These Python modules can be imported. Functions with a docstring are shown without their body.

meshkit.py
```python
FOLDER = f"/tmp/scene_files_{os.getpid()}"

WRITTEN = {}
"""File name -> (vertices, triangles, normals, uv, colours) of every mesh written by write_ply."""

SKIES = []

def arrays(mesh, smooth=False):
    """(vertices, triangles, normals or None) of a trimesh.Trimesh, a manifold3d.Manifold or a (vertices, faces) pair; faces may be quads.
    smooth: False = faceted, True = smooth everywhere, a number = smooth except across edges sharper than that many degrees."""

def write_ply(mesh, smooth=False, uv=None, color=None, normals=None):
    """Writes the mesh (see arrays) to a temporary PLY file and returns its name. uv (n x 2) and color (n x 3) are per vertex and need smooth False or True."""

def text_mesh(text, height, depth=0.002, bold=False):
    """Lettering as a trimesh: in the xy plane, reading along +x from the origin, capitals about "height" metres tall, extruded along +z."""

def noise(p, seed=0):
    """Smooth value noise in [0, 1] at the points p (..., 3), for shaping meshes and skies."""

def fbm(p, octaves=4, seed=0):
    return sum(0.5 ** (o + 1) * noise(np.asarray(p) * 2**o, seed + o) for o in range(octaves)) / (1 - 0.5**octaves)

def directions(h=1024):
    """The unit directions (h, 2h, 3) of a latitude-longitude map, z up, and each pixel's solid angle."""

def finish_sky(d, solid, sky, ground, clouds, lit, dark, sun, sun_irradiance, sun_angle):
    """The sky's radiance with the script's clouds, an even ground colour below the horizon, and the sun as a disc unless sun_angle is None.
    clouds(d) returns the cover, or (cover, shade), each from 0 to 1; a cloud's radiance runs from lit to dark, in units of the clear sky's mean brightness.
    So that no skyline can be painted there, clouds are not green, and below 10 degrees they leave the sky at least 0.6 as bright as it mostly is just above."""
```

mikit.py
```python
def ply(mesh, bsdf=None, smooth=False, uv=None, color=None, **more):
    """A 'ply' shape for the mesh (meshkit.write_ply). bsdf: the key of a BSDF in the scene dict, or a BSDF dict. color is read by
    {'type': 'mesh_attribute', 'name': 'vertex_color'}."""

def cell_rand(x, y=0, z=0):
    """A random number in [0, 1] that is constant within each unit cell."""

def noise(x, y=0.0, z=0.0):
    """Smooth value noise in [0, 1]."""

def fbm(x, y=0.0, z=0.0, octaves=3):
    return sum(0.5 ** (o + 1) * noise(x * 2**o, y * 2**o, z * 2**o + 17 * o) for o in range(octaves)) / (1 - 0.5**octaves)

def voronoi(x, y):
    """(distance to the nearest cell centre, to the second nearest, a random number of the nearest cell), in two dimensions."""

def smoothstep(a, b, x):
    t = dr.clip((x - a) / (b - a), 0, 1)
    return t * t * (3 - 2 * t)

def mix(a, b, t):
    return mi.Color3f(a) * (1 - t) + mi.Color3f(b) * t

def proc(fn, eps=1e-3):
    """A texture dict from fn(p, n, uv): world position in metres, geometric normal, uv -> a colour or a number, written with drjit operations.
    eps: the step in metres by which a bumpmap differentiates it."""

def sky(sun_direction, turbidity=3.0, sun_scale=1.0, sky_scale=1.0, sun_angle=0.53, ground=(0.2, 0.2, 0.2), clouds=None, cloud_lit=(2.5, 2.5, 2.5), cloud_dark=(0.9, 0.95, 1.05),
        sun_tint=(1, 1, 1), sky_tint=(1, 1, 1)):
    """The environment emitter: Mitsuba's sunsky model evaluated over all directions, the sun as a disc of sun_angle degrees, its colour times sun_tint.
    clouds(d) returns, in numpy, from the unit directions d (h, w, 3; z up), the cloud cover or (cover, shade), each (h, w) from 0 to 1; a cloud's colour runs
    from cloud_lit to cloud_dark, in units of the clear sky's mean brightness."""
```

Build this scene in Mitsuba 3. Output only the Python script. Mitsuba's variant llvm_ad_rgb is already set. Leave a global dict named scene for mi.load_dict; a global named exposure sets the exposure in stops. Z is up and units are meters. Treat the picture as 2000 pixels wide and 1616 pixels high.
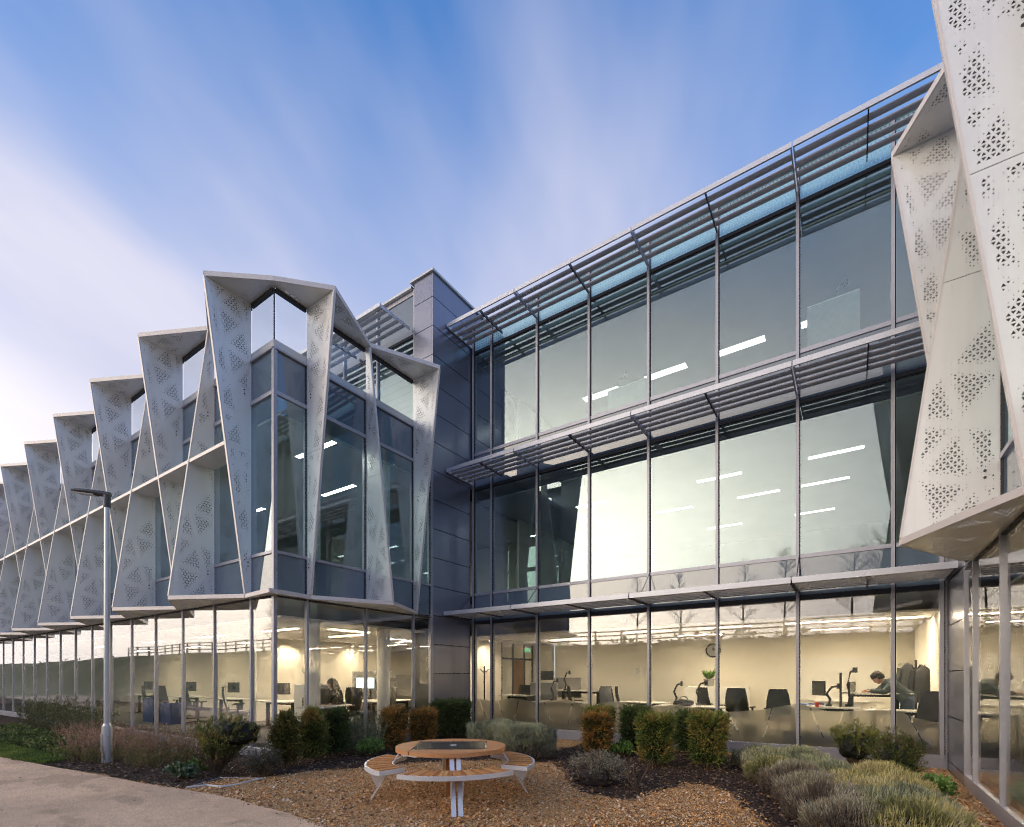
import math, random
import numpy as np, trimesh, drjit as dr, mitsuba as mi
import mikit, meshkit
from shapely.geometry import Polygon, LineString, Point, box as sbox
from shapely import affinity, union_all
import manifold3d as m3
rng = np.random.default_rng(7); random.seed(7)
T = mi.ScalarTransform4f
scene, labels = {}, {}
PI = math.pi
# ------------------------------------------------------------------ camera
YAW = math.atan((1663.3 - 1000) / 975.8); EYE = 1.68
FWD = (-math.sin(YAW), math.cos(YAW), 0)
scene['camera'] = {'type': 'perspective', 'fov': 2 * math.degrees(math.atan(1000 / 975.8)), 'fov_axis': 'x',
    'principal_point_offset_x': 0.0, 'principal_point_offset_y': -(1323.6 - 808) / 1616, 'near_clip': 0.05, 'far_clip': 3000.0,
    'to_world': T().look_at(origin=[0, 0, EYE], target=[FWD[0], FWD[1], EYE], up=[0, 0, 1])}
# ------------------------------------------------------------------ sky: low sun veiled by thin cloud, behind the camera
exposure = 5.7
AZ = -29.0                                                           # sunset bearing, degrees from -y
OFF = (55.016, 45.267, 50.436, 58.607)                                             # where the cloud noise starts
def clouds(d):
    x, y, z = d[..., 0], d[..., 1], np.maximum(d[..., 2], 0.0)
    s = 1.0 / (z + 0.25)
    px, py = x * s, y * s
    a = 0.30 * px - 0.95 * py; b = 0.95 * px + 0.30 * py             # streaks drawn out along the wind
    st = meshkit.fbm(np.stack([a * 0.9 + OFF[0], b * 3.0 + OFF[1], px * 0 + 3.1], -1), 5, 3)
    bl = meshkit.fbm(np.stack([a * 1.8 + OFF[2], b * 4.2 + OFF[3], px * 0 + 2], -1), 5, 11)
    n = 0.55 * st + 0.45 * bl
    t_ = np.clip((0.84 - z) / 0.42, 0, 1); haze = t_ * t_ * (3 - 2 * t_)                              # thicker veil towards the horizon
    cover = np.clip(0.26 + 0.68 * haze + (n - 0.5) * 2.5 * (1 - 0.62 * haze), 0, 0.97)
    az = np.degrees(np.arctan2(x, -y)); da = (az - AZ + 180) % 360 - 180; el = np.degrees(np.arcsin(np.clip(d[..., 2], 0, 1)))
    band = np.exp(-np.square((el - 14) / np.where(el > 14, 13, 16)))   # the bright band of a low veiled sun
    near = np.exp(-np.square(da / np.where(da > 0, 25.0, 40.0))) * band; wide = np.exp(-np.square(da / 55.0)) * np.exp(-np.square(el / 34.0))
    cover = np.clip(cover * (1 - 0.85 * np.clip(1.3 * x - 0.15, 0, 1) * (1 - np.exp(-np.square(z / 0.30)))) + 0.8 * near + 0.16 * wide, 0, 0.98)   # clearer away from the sunset
    west = np.clip(-(0.95 * x - 0.3 * y), 0, 1) ** 3                # paler sky along the sunset side
    shade = 1 - np.clip(0.86 * near + 0.10 * wide + 0.025 * west * np.exp(-np.square(z / 0.45)) + 0.02 * (bl - 0.5) * 2 + 0.008 * (1 - z), 0, 1)
    return cover, shade
scene['sky'] = mikit.sky((-0.43, -0.88, 0.26), turbidity=2.5, sun_scale=0.0, sky_scale=1.0, clouds=clouds,
    cloud_lit=(13.2, 11.3, 8.9), cloud_dark=(1.04, 1.08, 1.40), sky_tint=(0.130, 0.175, 0.250), ground=(0.2, 0.17, 0.13))
# ------------------------------------------------------------------ materials
def tw(d): return {'type': 'twosided', 'bsdf': d}
def rgb(*c): return {'type': 'rgb', 'value': list(c)}
def prin(col, rough=0.5, metal=0.0, spec=0.5, **k):
    return {'type': 'principled', 'base_color': col if isinstance(col, dict) else rgb(*col), 'roughness': rough, 'metallic': metal, 'specular': spec, **k}
def grain(c, amp, sc, oct=3):
    c = mi.Color3f(*c)
    return mikit.proc(lambda p, n, uv, c=c: c * (1 - amp + 2 * amp * mikit.fbm(p.x * sc, p.y * sc, p.z * sc * 0.6, oct)))
def rain(c, amp):                                   # faint run-off streaks and dust on painted sheet metal
    c = mi.Color3f(*c)
    def fn(p, n, uv):
        s = mikit.fbm(p.x * 9 + p.y * 7, p.z * 0.55, p.x * 3, 3)
        w = mikit.fbm(p.x * 0.8, p.y * 0.8, p.z * 0.8, 3)
        return c * (1 - amp + amp * (0.9 * s + 1.1 * w))
    return mikit.proc(fn)
def bump(inner, fn, scale=1.0, eps=2e-3):
    return {'type': 'bumpmap', 'arbitrary': mikit.proc(fn, eps), 'scale': scale, 'bsdf': inner}
M = {}
def mat(k, d): scene['m_' + k] = d; M[k] = 'm_' + k
mat('fin', tw(prin(rain((0.72, 0.71, 0.70), 0.17), 0.40, 0.35, 0.5)))
mat('trim', tw(prin(rain((0.66, 0.60, 0.58), 0.05), 0.45, 0.15)))
mat('frame', tw(prin(rain((0.35, 0.345, 0.39), 0.06), 0.38, 0.35)))
mat('gasket', tw(prin((0.025, 0.025, 0.03), 0.6)))
mat('clad', tw(bump(prin(rain((0.23, 0.235, 0.29), 0.10), 0.26, 0.7), lambda p, n, uv: 0.004 * mikit.fbm(p.x * 0.9, p.y * 0.9, p.z * 1.1, 2))))
mat('louvre', tw(prin(rain((0.57, 0.575, 0.63), 0.05), 0.36, 0.25)))
mat('steel', tw(prin(grain((0.055, 0.055, 0.065), 0.1, 6), 0.45, 0.3)))
mat('coping', tw(prin(rain((0.50, 0.50, 0.50), 0.06), 0.35, 0.4)))
mat('glass', {'type': 'thindielectric', 'int_ior': 1.95, 'specular_transmittance': rgb(0.88, 0.89, 0.84)})
mat('coated', {'type': 'thindielectric', 'int_ior': 2.05, 'specular_transmittance': rgb(0.62, 0.76, 0.76), 'specular_reflectance': rgb(0.80, 0.96, 1.0)})
mat('screen', {'type': 'thindielectric', 'int_ior': 1.5, 'specular_transmittance': rgb(0.88, 0.93, 0.96)})
def dots(p, n, uv):
    q = dr.sqrt(dr.square(p.x * 14 - dr.floor(p.x * 14) - 0.5) + dr.square(p.z * 14 - dr.floor(p.z * 14) - 0.5))
    return 0.72 - 0.55 * mikit.smoothstep(0.20, 0.26, q) * 0 - 0.62 * (1 - mikit.smoothstep(0.20, 0.26, q))
mat('frit', {'type': 'blendbsdf', 'weight': mikit.proc(dots), 'a': {'type': 'thindielectric', 'int_ior': 1.7, 'specular_transmittance': rgb(0.55, 0.82, 0.86)},
    'b': {'type': 'principledthin', 'base_color': rgb(0.50, 0.80, 0.83), 'roughness': 0.5, 'diff_trans': 1.1, 'spec_trans': 0.0}})
mat('spandrel', tw({'type': 'plastic', 'int_ior': 1.95, 'diffuse_reflectance': rgb(0.09, 0.125, 0.165)}))
mat('film', {'type': 'principledthin', 'base_color': rgb(0.62, 0.60, 0.55), 'roughness': 0.35, 'spec_trans': 0.85, 'eta': 1.3, 'diff_trans': 0.9})
mat('plaster', tw(prin(grain((0.74, 0.70, 0.62), 0.03, 3), 0.9)))
def planks(p, n, uv):
    u = p.y * 3.3
    e = dr.abs(u - dr.floor(u) - 0.5)
    return mi.Color3f(0.66, 0.64, 0.60) * (1 - 0.35 * mikit.smoothstep(0.46, 0.49, e))
mat('ceiling', tw(prin(mikit.proc(planks), 0.55)))
mat('soffit_white', tw(prin(grain((0.46, 0.46, 0.45), 0.04, 2), 0.8)))
mat('carpet', tw(prin(grain((0.10, 0.10, 0.105), 0.3, 14), 0.95)))
mat('slab', tw(prin(grain((0.34, 0.34, 0.34), 0.12, 2), 0.85)))
mat('wood_door', tw(prin(grain((0.20, 0.11, 0.05), 0.25, 4), 0.5)))
mat('liner', tw(prin((0.16, 0.16, 0.17), 0.6)))
mat('dark', tw(prin((0.03, 0.03, 0.033), 0.5)))
mat('lamp', tw(prin((0.9, 0.9, 0.9), 0.5)))
# ------------------------------------------------------------------ helpers
BUILT = {}
def nk(base):
    """base, base_001, base_002 ... : the next free key"""
    n = BUILT.get(base, 0); BUILT[base] = n + 1
    return base if n == 0 else '%s_%03d' % (base, n)
def thing(name, label, cat, group=None):
    k = nk(name); labels[k] = {'label': label, 'category': cat}
    if group: labels[k]['group'] = group
    return k
def put(name, mesh, m, parent=None, smooth=False, label=None, kind=None, cat=None, group=None, **kw):
    k = nk(parent + '__' + name if parent else name)
    scene[k] = mikit.ply(mesh, M.get(m, m), smooth=smooth, **kw)
    t = {a: b for a, b in (('label', label), ('kind', kind), ('category', cat), ('group', group)) if b}
    if t: labels[k] = t
    return k
QF = np.array([[0, 2, 3, 1], [4, 5, 7, 6], [0, 1, 5, 4], [2, 6, 7, 3], [0, 4, 6, 2], [1, 3, 7, 5]])
BF = np.vstack([QF[:, [0, 1, 2]], QF[:, [0, 2, 3]]])[:, ::-1]
def box(x0, x1, y0, y1, z0, z1):
    return np.array([[x, y, z] for x in (x0, x1) for y in (y0, y1) for z in (z0, z1)], float), BF.copy()
def cat(ms):
    vs, fs, a = [], [], 0
    for v, f in ms:
        v = np.asarray(v); f = np.asarray(f)
        if f.shape[1] == 4: f = np.vstack([f[:, [0, 1, 2]], f[:, [0, 2, 3]]])
        vs.append(v); fs.append(f + a); a += len(v)
    return np.vstack(vs), np.vstack(fs)
def xf(m, M4): v, f = m; return v @ M4[:3, :3].T + M4[:3, 3], f
def frame(p, q, up=(0, 0, 1)):
    p = np.asarray(p, float); q = np.asarray(q, float); d = q - p; L = np.linalg.norm(d); d = d / L
    a = np.cross(d, up)
    if np.linalg.norm(a) < 1e-6: a = np.cross(d, [1, 0, 0])
    a /= np.linalg.norm(a); b = np.cross(a, d)
    return p, d, a, b, L
def beam(p, q, w, h, up=(0, 0, 1)):
    """box section w (sideways) by h (towards up) from p to q"""
    p, d, a, b, L = frame(p, q, up)
    v, f = box(0, L, -w / 2, w / 2, -h / 2, h / 2)
    return p + v[:, :1] * d + v[:, 1:2] * a + v[:, 2:] * b, f[:, ::-1]
def tube(pts, r, n=8, caps=True):
    p = np.asarray(pts, float); r = np.broadcast_to(r, (len(p),))
    t = np.gradient(p, axis=0); t /= np.linalg.norm(t, axis=1, keepdims=True) + 1e-12
    a = np.cross(t, np.where(np.abs(t[:, 2:]) < 0.9, [0, 0, 1.0], [1.0, 0, 0])); a /= np.linalg.norm(a, axis=1, keepdims=True) + 1e-12
    b = np.cross(t, a); g = np.arange(n) * 2 * PI / n
    v = (p[:, None] + r[:, None, None] * (np.cos(g)[None, :, None] * a[:, None] + np.sin(g)[None, :, None] * b[:, None])).reshape(-1, 3)
    f = []
    for i in range(len(p) - 1):
        for j in range(n):
            k = (j + 1) % n
            f += [[i * n + j, i * n + k, (i + 1) * n + k], [i * n + j, (i + 1) * n + k, (i + 1) * n + j]]
    if caps:
        for i, o in ((0, 1), (len(p) - 1, -1)):
            for j in range(1, n - 1): f.append([i * n, i * n + j + (o < 0) * 0, i * n + j + 1][::1] if o < 0 else [i * n, i * n + j + 1, i * n + j])
    return v, np.array(f)
def blade(p, q, w, h, n=10):
    """an elliptical sun blade along p-q, w deep and h high"""
    p, d, a, b, L = frame(p, q)
    g = np.arange(n) * 2 * PI / n
    ring = np.cos(g)[:, None] * a * w / 2 + np.sin(g)[:, None] * b * h / 2
    v = np.vstack([p + ring, p + d * L + ring]); f = []
    for j in range(n):
        k = (j + 1) % n; f += [[j, k, n + k], [j, n + k, n + j]]
    for j in range(1, n - 1): f += [[0, j + 1, j], [n, n + j, n + j + 1]]
    return v, np.array(f)
def prism(poly, z0, z1):
    """extrude a shapely polygon between two heights"""
    ms = []
    for g in getattr(poly, 'geoms', [poly]):
        if g.area < 1e-9: continue
        t = trimesh.creation.extrude_polygon(g, z1 - z0, engine='earcut')
        v = np.array(t.vertices); v[:, 2] += z0; ms.append((v, np.array(t.faces)))
    return cat(ms)
def flip(m): return m[0], m[1][:, ::-1]
def pane(o, eu, ev, nu=5, nv=6, bulge=0.0014, tilt=0.0022, seed=0):
    """a sheet of glass from corner o along eu and ev, as slightly bowed and slightly out of line as a real one"""
    r = np.random.default_rng(seed + 17)
    o = np.asarray(o, float); eu = np.asarray(eu, float); ev = np.asarray(ev, float)
    n = np.cross(eu, ev); n /= np.linalg.norm(n)
    s, t = np.meshgrid(np.linspace(0, 1, nu), np.linspace(0, 1, nv), indexing='ij')
    k = bulge * (0.4 + r.random()) * (1 if r.random() < 0.6 else -1)
    dz = k * 16 * s * (1 - s) * t * (1 - t) + r.normal(0, tilt) * (s - 0.5) * np.linalg.norm(eu) + r.normal(0, tilt) * 0.6 * (t - 0.5) * np.linalg.norm(ev)
    v = (o + s[..., None] * eu + t[..., None] * ev + dz[..., None] * n).reshape(-1, 3)
    f = [[i * nv + j, (i + 1) * nv + j, (i + 1) * nv + j + 1, i * nv + j + 1] for i in range(nu - 1) for j in range(nv - 1)]
    return v, np.array(f)
# ------------------------------------------------------------------ perforated folded panels
BAY = 1.585; BIG, SMALL = 0.93, 0.13
ZS, ZF1, ZT, ZL = 3.35, 3.43, 9.58, 6.46                  # soffit, fascia top, hood underside, ledge
def holes(poly, seed, cell=0.067, dens=0.5):
    """triangular perforations in islands: the triangles of an isometric grid, each shrunk by a noise"""
    x0, y0, x1, y1 = poly.bounds; hh = cell * math.sqrt(3) / 2; out = []
    inner = poly.buffer(-0.05); r = np.random.default_rng(seed); off = r.random(2) * 50
    LC = 0.62; on = {}
    for j in range(int((y1 - y0) / hh) + 1):
        for i in range(int((x1 - x0) / cell * 2) + 2):
            up = (i + j) % 2 == 0
            cx = x0 + i * cell / 2; cy = y0 + j * hh + (hh / 3 if up else 2 * hh / 3)
            # clusters: a coarse, sheared triangular tiling; holes grow towards the middle of the tiles that are open
            a = (cx + 0.22 * cy + off[0]) / LC; b = (cy * 0.80 - 0.25 * cx + off[1]) / (LC * 0.866); a = a - b / 2
            fa, fb = a - math.floor(a), b - math.floor(b); t = fa + fb < 1
            m = min(fa, fb, 1 - fa - fb) if t else min(1 - fa, 1 - fb, fa + fb - 1)
            key = (math.floor(a), math.floor(b), t)
            if key not in on: on[key] = r.random() < dens
            s = min(0.54, 0.10 + (m - 0.045) * 3.4 + r.normal(0, .025)) if on[key] else 0
            if s < 0.12: continue
            R = cell / math.sqrt(3) * s; a0 = PI / 2 if up else -PI / 2
            t = Polygon([(cx + R * math.cos(a0 + k * 2 * PI / 3), cy + R * math.sin(a0 + k * 2 * PI / 3)) for k in range(3)])
            if inner.contains(t): out.append(t)
    return out
def perforated(pts, seed, thick=0.004, dens=0.5, cell=0.067):
    p = Polygon(pts); hs = holes(p, seed, cell, dens)
    q = Polygon(p.exterior.coords, [list(h.exterior.coords)[::-1] for h in hs])
    t = trimesh.creation.extrude_polygon(q, thick, engine='earcut')
    return np.array(t.vertices), np.array(t.faces)
EVEN = [(0.02, ZF1), (SMALL, ZF1), (BIG, ZT), (0.02, ZT)]; ODD = [(0.02, ZF1), (BIG, ZF1), (SMALL, ZT), (0.02, ZT)]
def cut(pts, z0, z1):
    return list(Polygon(pts).intersection(sbox(-1, z0, 3, z1)).exterior.coords)[:-1]
FINS = {}
for nm_, pp_, sd_ in (('e', EVEN, 3), ('o', ODD, 12)):
    FINS[nm_] = [perforated(cut(pp_, ZF1, ZL - 0.004), sd_, dens=0.80), perforated(cut(pp_, ZL + 0.004, ZT), sd_ + 1, dens=0.80)]
def plan_tri(e0, e1, seed):
    return perforated([(0.02, 0.0), (e0, 0.0), (e1, BAY), (0.02, BAY)], seed, dens=0.5)
HOOD = {'fall': plan_tri(BIG, SMALL, 21), 'rise': plan_tri(SMALL, BIG, 22)}
class Wall:
    """a facade: local (u outward, v along, w up) to world"""
    def __init__(s, o, u, v, mirror=False): s.o, s.u, s.v, s.mi = np.array([*o, 0.0]), np.array([*u, 0.0]), np.array([*v, 0.0]), mirror
    def __call__(s, m):
        v, f = m; f = np.asarray(f)
        w = s.o + v[:, :1] * s.u + v[:, 1:2] * s.v + v[:, 2:] * np.array([0, 0, 1.0])
        if s.mi: w = w.copy(); w[:, 0] = 2 * XM - w[:, 0]; f = f[:, ::-1]
        return w, f
XC, YA, YB, XD = -9.67, 5.66, 12.04, 1.45
XM = (XC + XD) / 2
def fin(root, W, v0, kind, side=1):
    """one folded panel standing on the mullion at v0: perforated sheets with a seam over a solid backing, and a flange along the outer edge"""
    a, b = FINS[kind]
    lay = lambda m: W((np.stack([m[0][:, 0], v0 + side * .018 + m[0][:, 2] - 0.002, m[0][:, 1]], 1), m[1][:, ::-1]))
    k = put('fin', lay(b), 'fin', root)
    put('lower_sheet', lay(a), 'fin', k)
    pts = np.array(EVEN if kind == 'e' else ODD); n = len(pts)
    bv = np.vstack([np.c_[pts[:, 0] - (pts[:, 0] > .05) * .003, np.full(n, v0 - side * .022 + o), pts[:, 1]] for o in (0, .003)])
    put('liner', W((bv + [0, side * .012, 0], np.array([[0, 1, 2], [0, 2, 3], [4, 6, 5], [4, 7, 6]]))), 'liner', k)
    put('backing', W((bv, np.array([[0, 1, 2], [0, 2, 3], [4, 6, 5], [4, 7, 6]]))), 'fin', k)
    e0, e1 = (SMALL, BIG) if kind == 'e' else (BIG, SMALL)
    put('edge_flange', W(beam((e0 + 0.012, v0, ZF1 + 0.003), (e1 + 0.012, v0, ZT - 0.003), 0.055, 0.024, up=(1, 0, 0))), 'trim', k)
    bolts = []
    for z in (4.02, 4.10, 7.62, 7.70):
        bolts.append(W(tube([(0.16 if (z > 6 or kind == 'o') else 0.09, v0 - 0.03, z), (0.16 if (z > 6 or kind == 'o') else 0.09, v0 + 0.03, z)], 0.016, 6)))
    put('bolts', cat(bolts), 'steel', k, kind='stuff')
def hood(root, W, v0, kind):
    m = HOOD[kind]; e0, e1 = (BIG, SMALL) if kind == 'fall' else (SMALL, BIG)
    k = put('hood', W((m[0] + [0, v0, ZT + 0.004], m[1])), 'fin', root)
    put('liner', W(prism(Polygon([(0.0, v0 + .01), (e0 - .03, v0 + .01), (e1 - .03, v0 + BAY - .01), (0.0, v0 + BAY - .01)]), ZT + 0.03, ZT + 0.034)), 'liner', k)
    put('top_sheet', W(prism(Polygon([(0.0, v0), (e0 + .02, v0), (e1 + .02, v0 + BAY), (0.0, v0 + BAY)]), ZT + 0.085, ZT + 0.10)), 'fin', k)
    put('fascia', W(beam((e0 + 0.012, v0, ZT + 0.05), (e1 + 0.012, v0 + BAY, ZT + 0.05), 0.024, 0.096)), 'trim', k)
def soffit(root, W, v0, kind):
    m = HOOD[kind]; e0, e1 = (BIG, SMALL) if kind == 'fall' else (SMALL, BIG)
    k = put('soffit', W((m[0] + [0, v0, ZS], m[1])), 'fin', root)
    put('fascia', W(beam((e0 + 0.012, v0, ZS + 0.04), (e1 + 0.012, v0 + BAY, ZS + 0.04), 0.024, 0.084)), 'trim', k)
def glazing(root, W, v0, v1, seed, wide=0.06, last=False, screen=True):
    """one bay of curtain wall from mullion v0 to v1: panes of three heights, transoms, coping and the parapet screen"""
    a, b = v0 + wide / 2, v1 - wide / 2
    def sheet(z0, z1, name, m, s):
        k = put(name, W(pane((0, a, z0), (0, b - a, 0), (0, 0, z1 - z0), seed=seed * 7 + s)), m, root, smooth=True)
        return k
    sheet(0.20, ZS - 0.03, 'window', 'glass', 1)
    sheet(3.40, 4.20, 'spandrel_panel', 'spandrel', 2)
    sheet(4.26, 7.42, 'window', 'coated', 3)
    sheet(7.50, 8.32, 'spandrel_panel', 'spandrel', 4)
    if screen: sheet(8.53, 9.50, 'parapet_glass', 'screen', 5)
    for z0, z1, u0, u1 in ((4.20, 4.26, -.06, .035), (7.42, 7.50, -.06, .035), (0.13, 0.20, -.08, .03)):
        put('transom', W(box(u0, u1, a, b, z0, z1)), 'frame', root)
    put('head_frame', W(box(-.08, .02, a, b, ZS - 0.03, ZS - 0.004)), 'gasket', root)
    if screen: put('top_rail', W(box(-.035, .03, a, b, 9.50, ZT - 0.002)), 'gasket', root)
    put('coping', W(box(-.42, .05, v0, v1, 8.33, 8.37)), 'frame', root)
    put('gutter', W(box(-.40, .015, v0, v1, 8.385, 8.53)), 'coping', root)
def mullion(root, W, v, up=True, deep=0.03):
    put('mullion', W(box(-.055, deep, v - .024, v + .024, 0.13, ZS - 0.006)), 'frame', root)
    if up:
        put('mullion', W(box(-.10, .022, v - .028, v + .028, ZS + .03, 8.33)), 'frame', root)
        put('mullion_gasket', W(box(-.005, .03, v - .045, v - .0285, ZS + .09, 8.32)), 'gasket', root)
AK = [XC - 0.0 - 0.86 - BAY * k for k in range(18)]            # A mullions, XC is the glass corner
CV = [6.40, 7.97, 9.54, 10.20]                                 # C mullions
def corner_sheets(root, mirror):
    P = lambda *q: [((2 * XM - x) if mirror else x, y) for x, y in q]
    top = P((AK[0], YA - .0), (AK[0], YA - BIG), (XC + .14, YA - .10), (XC + BIG, CV[0]), (XC, CV[0]), (XC, YA))
    bot = P((AK[0], YA), (AK[0], YA - SMALL), (XC + .24, YA - .24), (XC + SMALL, CV[0]), (XC, CV[0]), (XC, YA))
    m = perforated(top, 31, dens=0.40); k = put('hood', (m[0] + [0, 0, ZT + .004], m[1]), 'fin', root)
    put('top_sheet', prism(Polygon(top), ZT + .085, ZT + .10), 'fin', k)
    for i in (1, 2): put('fascia', beam((*top[i], ZT + .05), (*top[i + 1], ZT + .05), .024, .096), 'trim', k)
    k = put('soffit', prism(Polygon(bot), ZS, ZS + .004), 'fin', root)
    for i in (1, 2): put('fascia', beam((*bot[i], ZS + .04), (*bot[i + 1], ZS + .04), .024, .084), 'trim', k)
def downlight(root, x, y, z, p=.30):
    k = put('downlight', tube([(x, y, z), (x, y, z + .03)], .06, 14), 'lamp', root)
    scene[k.replace('__', '_') + '_spot'] = {'type': 'spot', 'to_world': T().look_at(origin=[x, y, z - .02], target=[x - .12, y, z - 2], up=[0, 1, 0]), 'intensity': rgb(p, p * .80, p * .54), 'cutoff_angle': 62.0, 'beam_width': 30.0}
UP = (.10, .095, .085)
def strip_light(root, p, q, z, w=0.10, rad=(2.7, 2.2, 1.55)):
    """a lit linear lamp in a ceiling, shining down"""
    (x0, y0), (x1, y1) = p, q; d = np.array([x1 - x0, y1 - y0]); L = np.linalg.norm(d); d /= L; n = np.array([-d[1], d[0]]) * w / 2
    v = np.array([[x0 - n[0], y0 - n[1], z], [x1 - n[0], y1 - n[1], z], [x1 + n[0], y1 + n[1], z], [x0 + n[0], y0 + n[1], z]])
    k = nk(root + '__ceiling_light')
    scene[k] = mikit.ply((v, np.array([[0, 2, 1], [0, 3, 2]])), M['lamp'], emitter={'type': 'area', 'radiance': rgb(*rad)})
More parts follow.
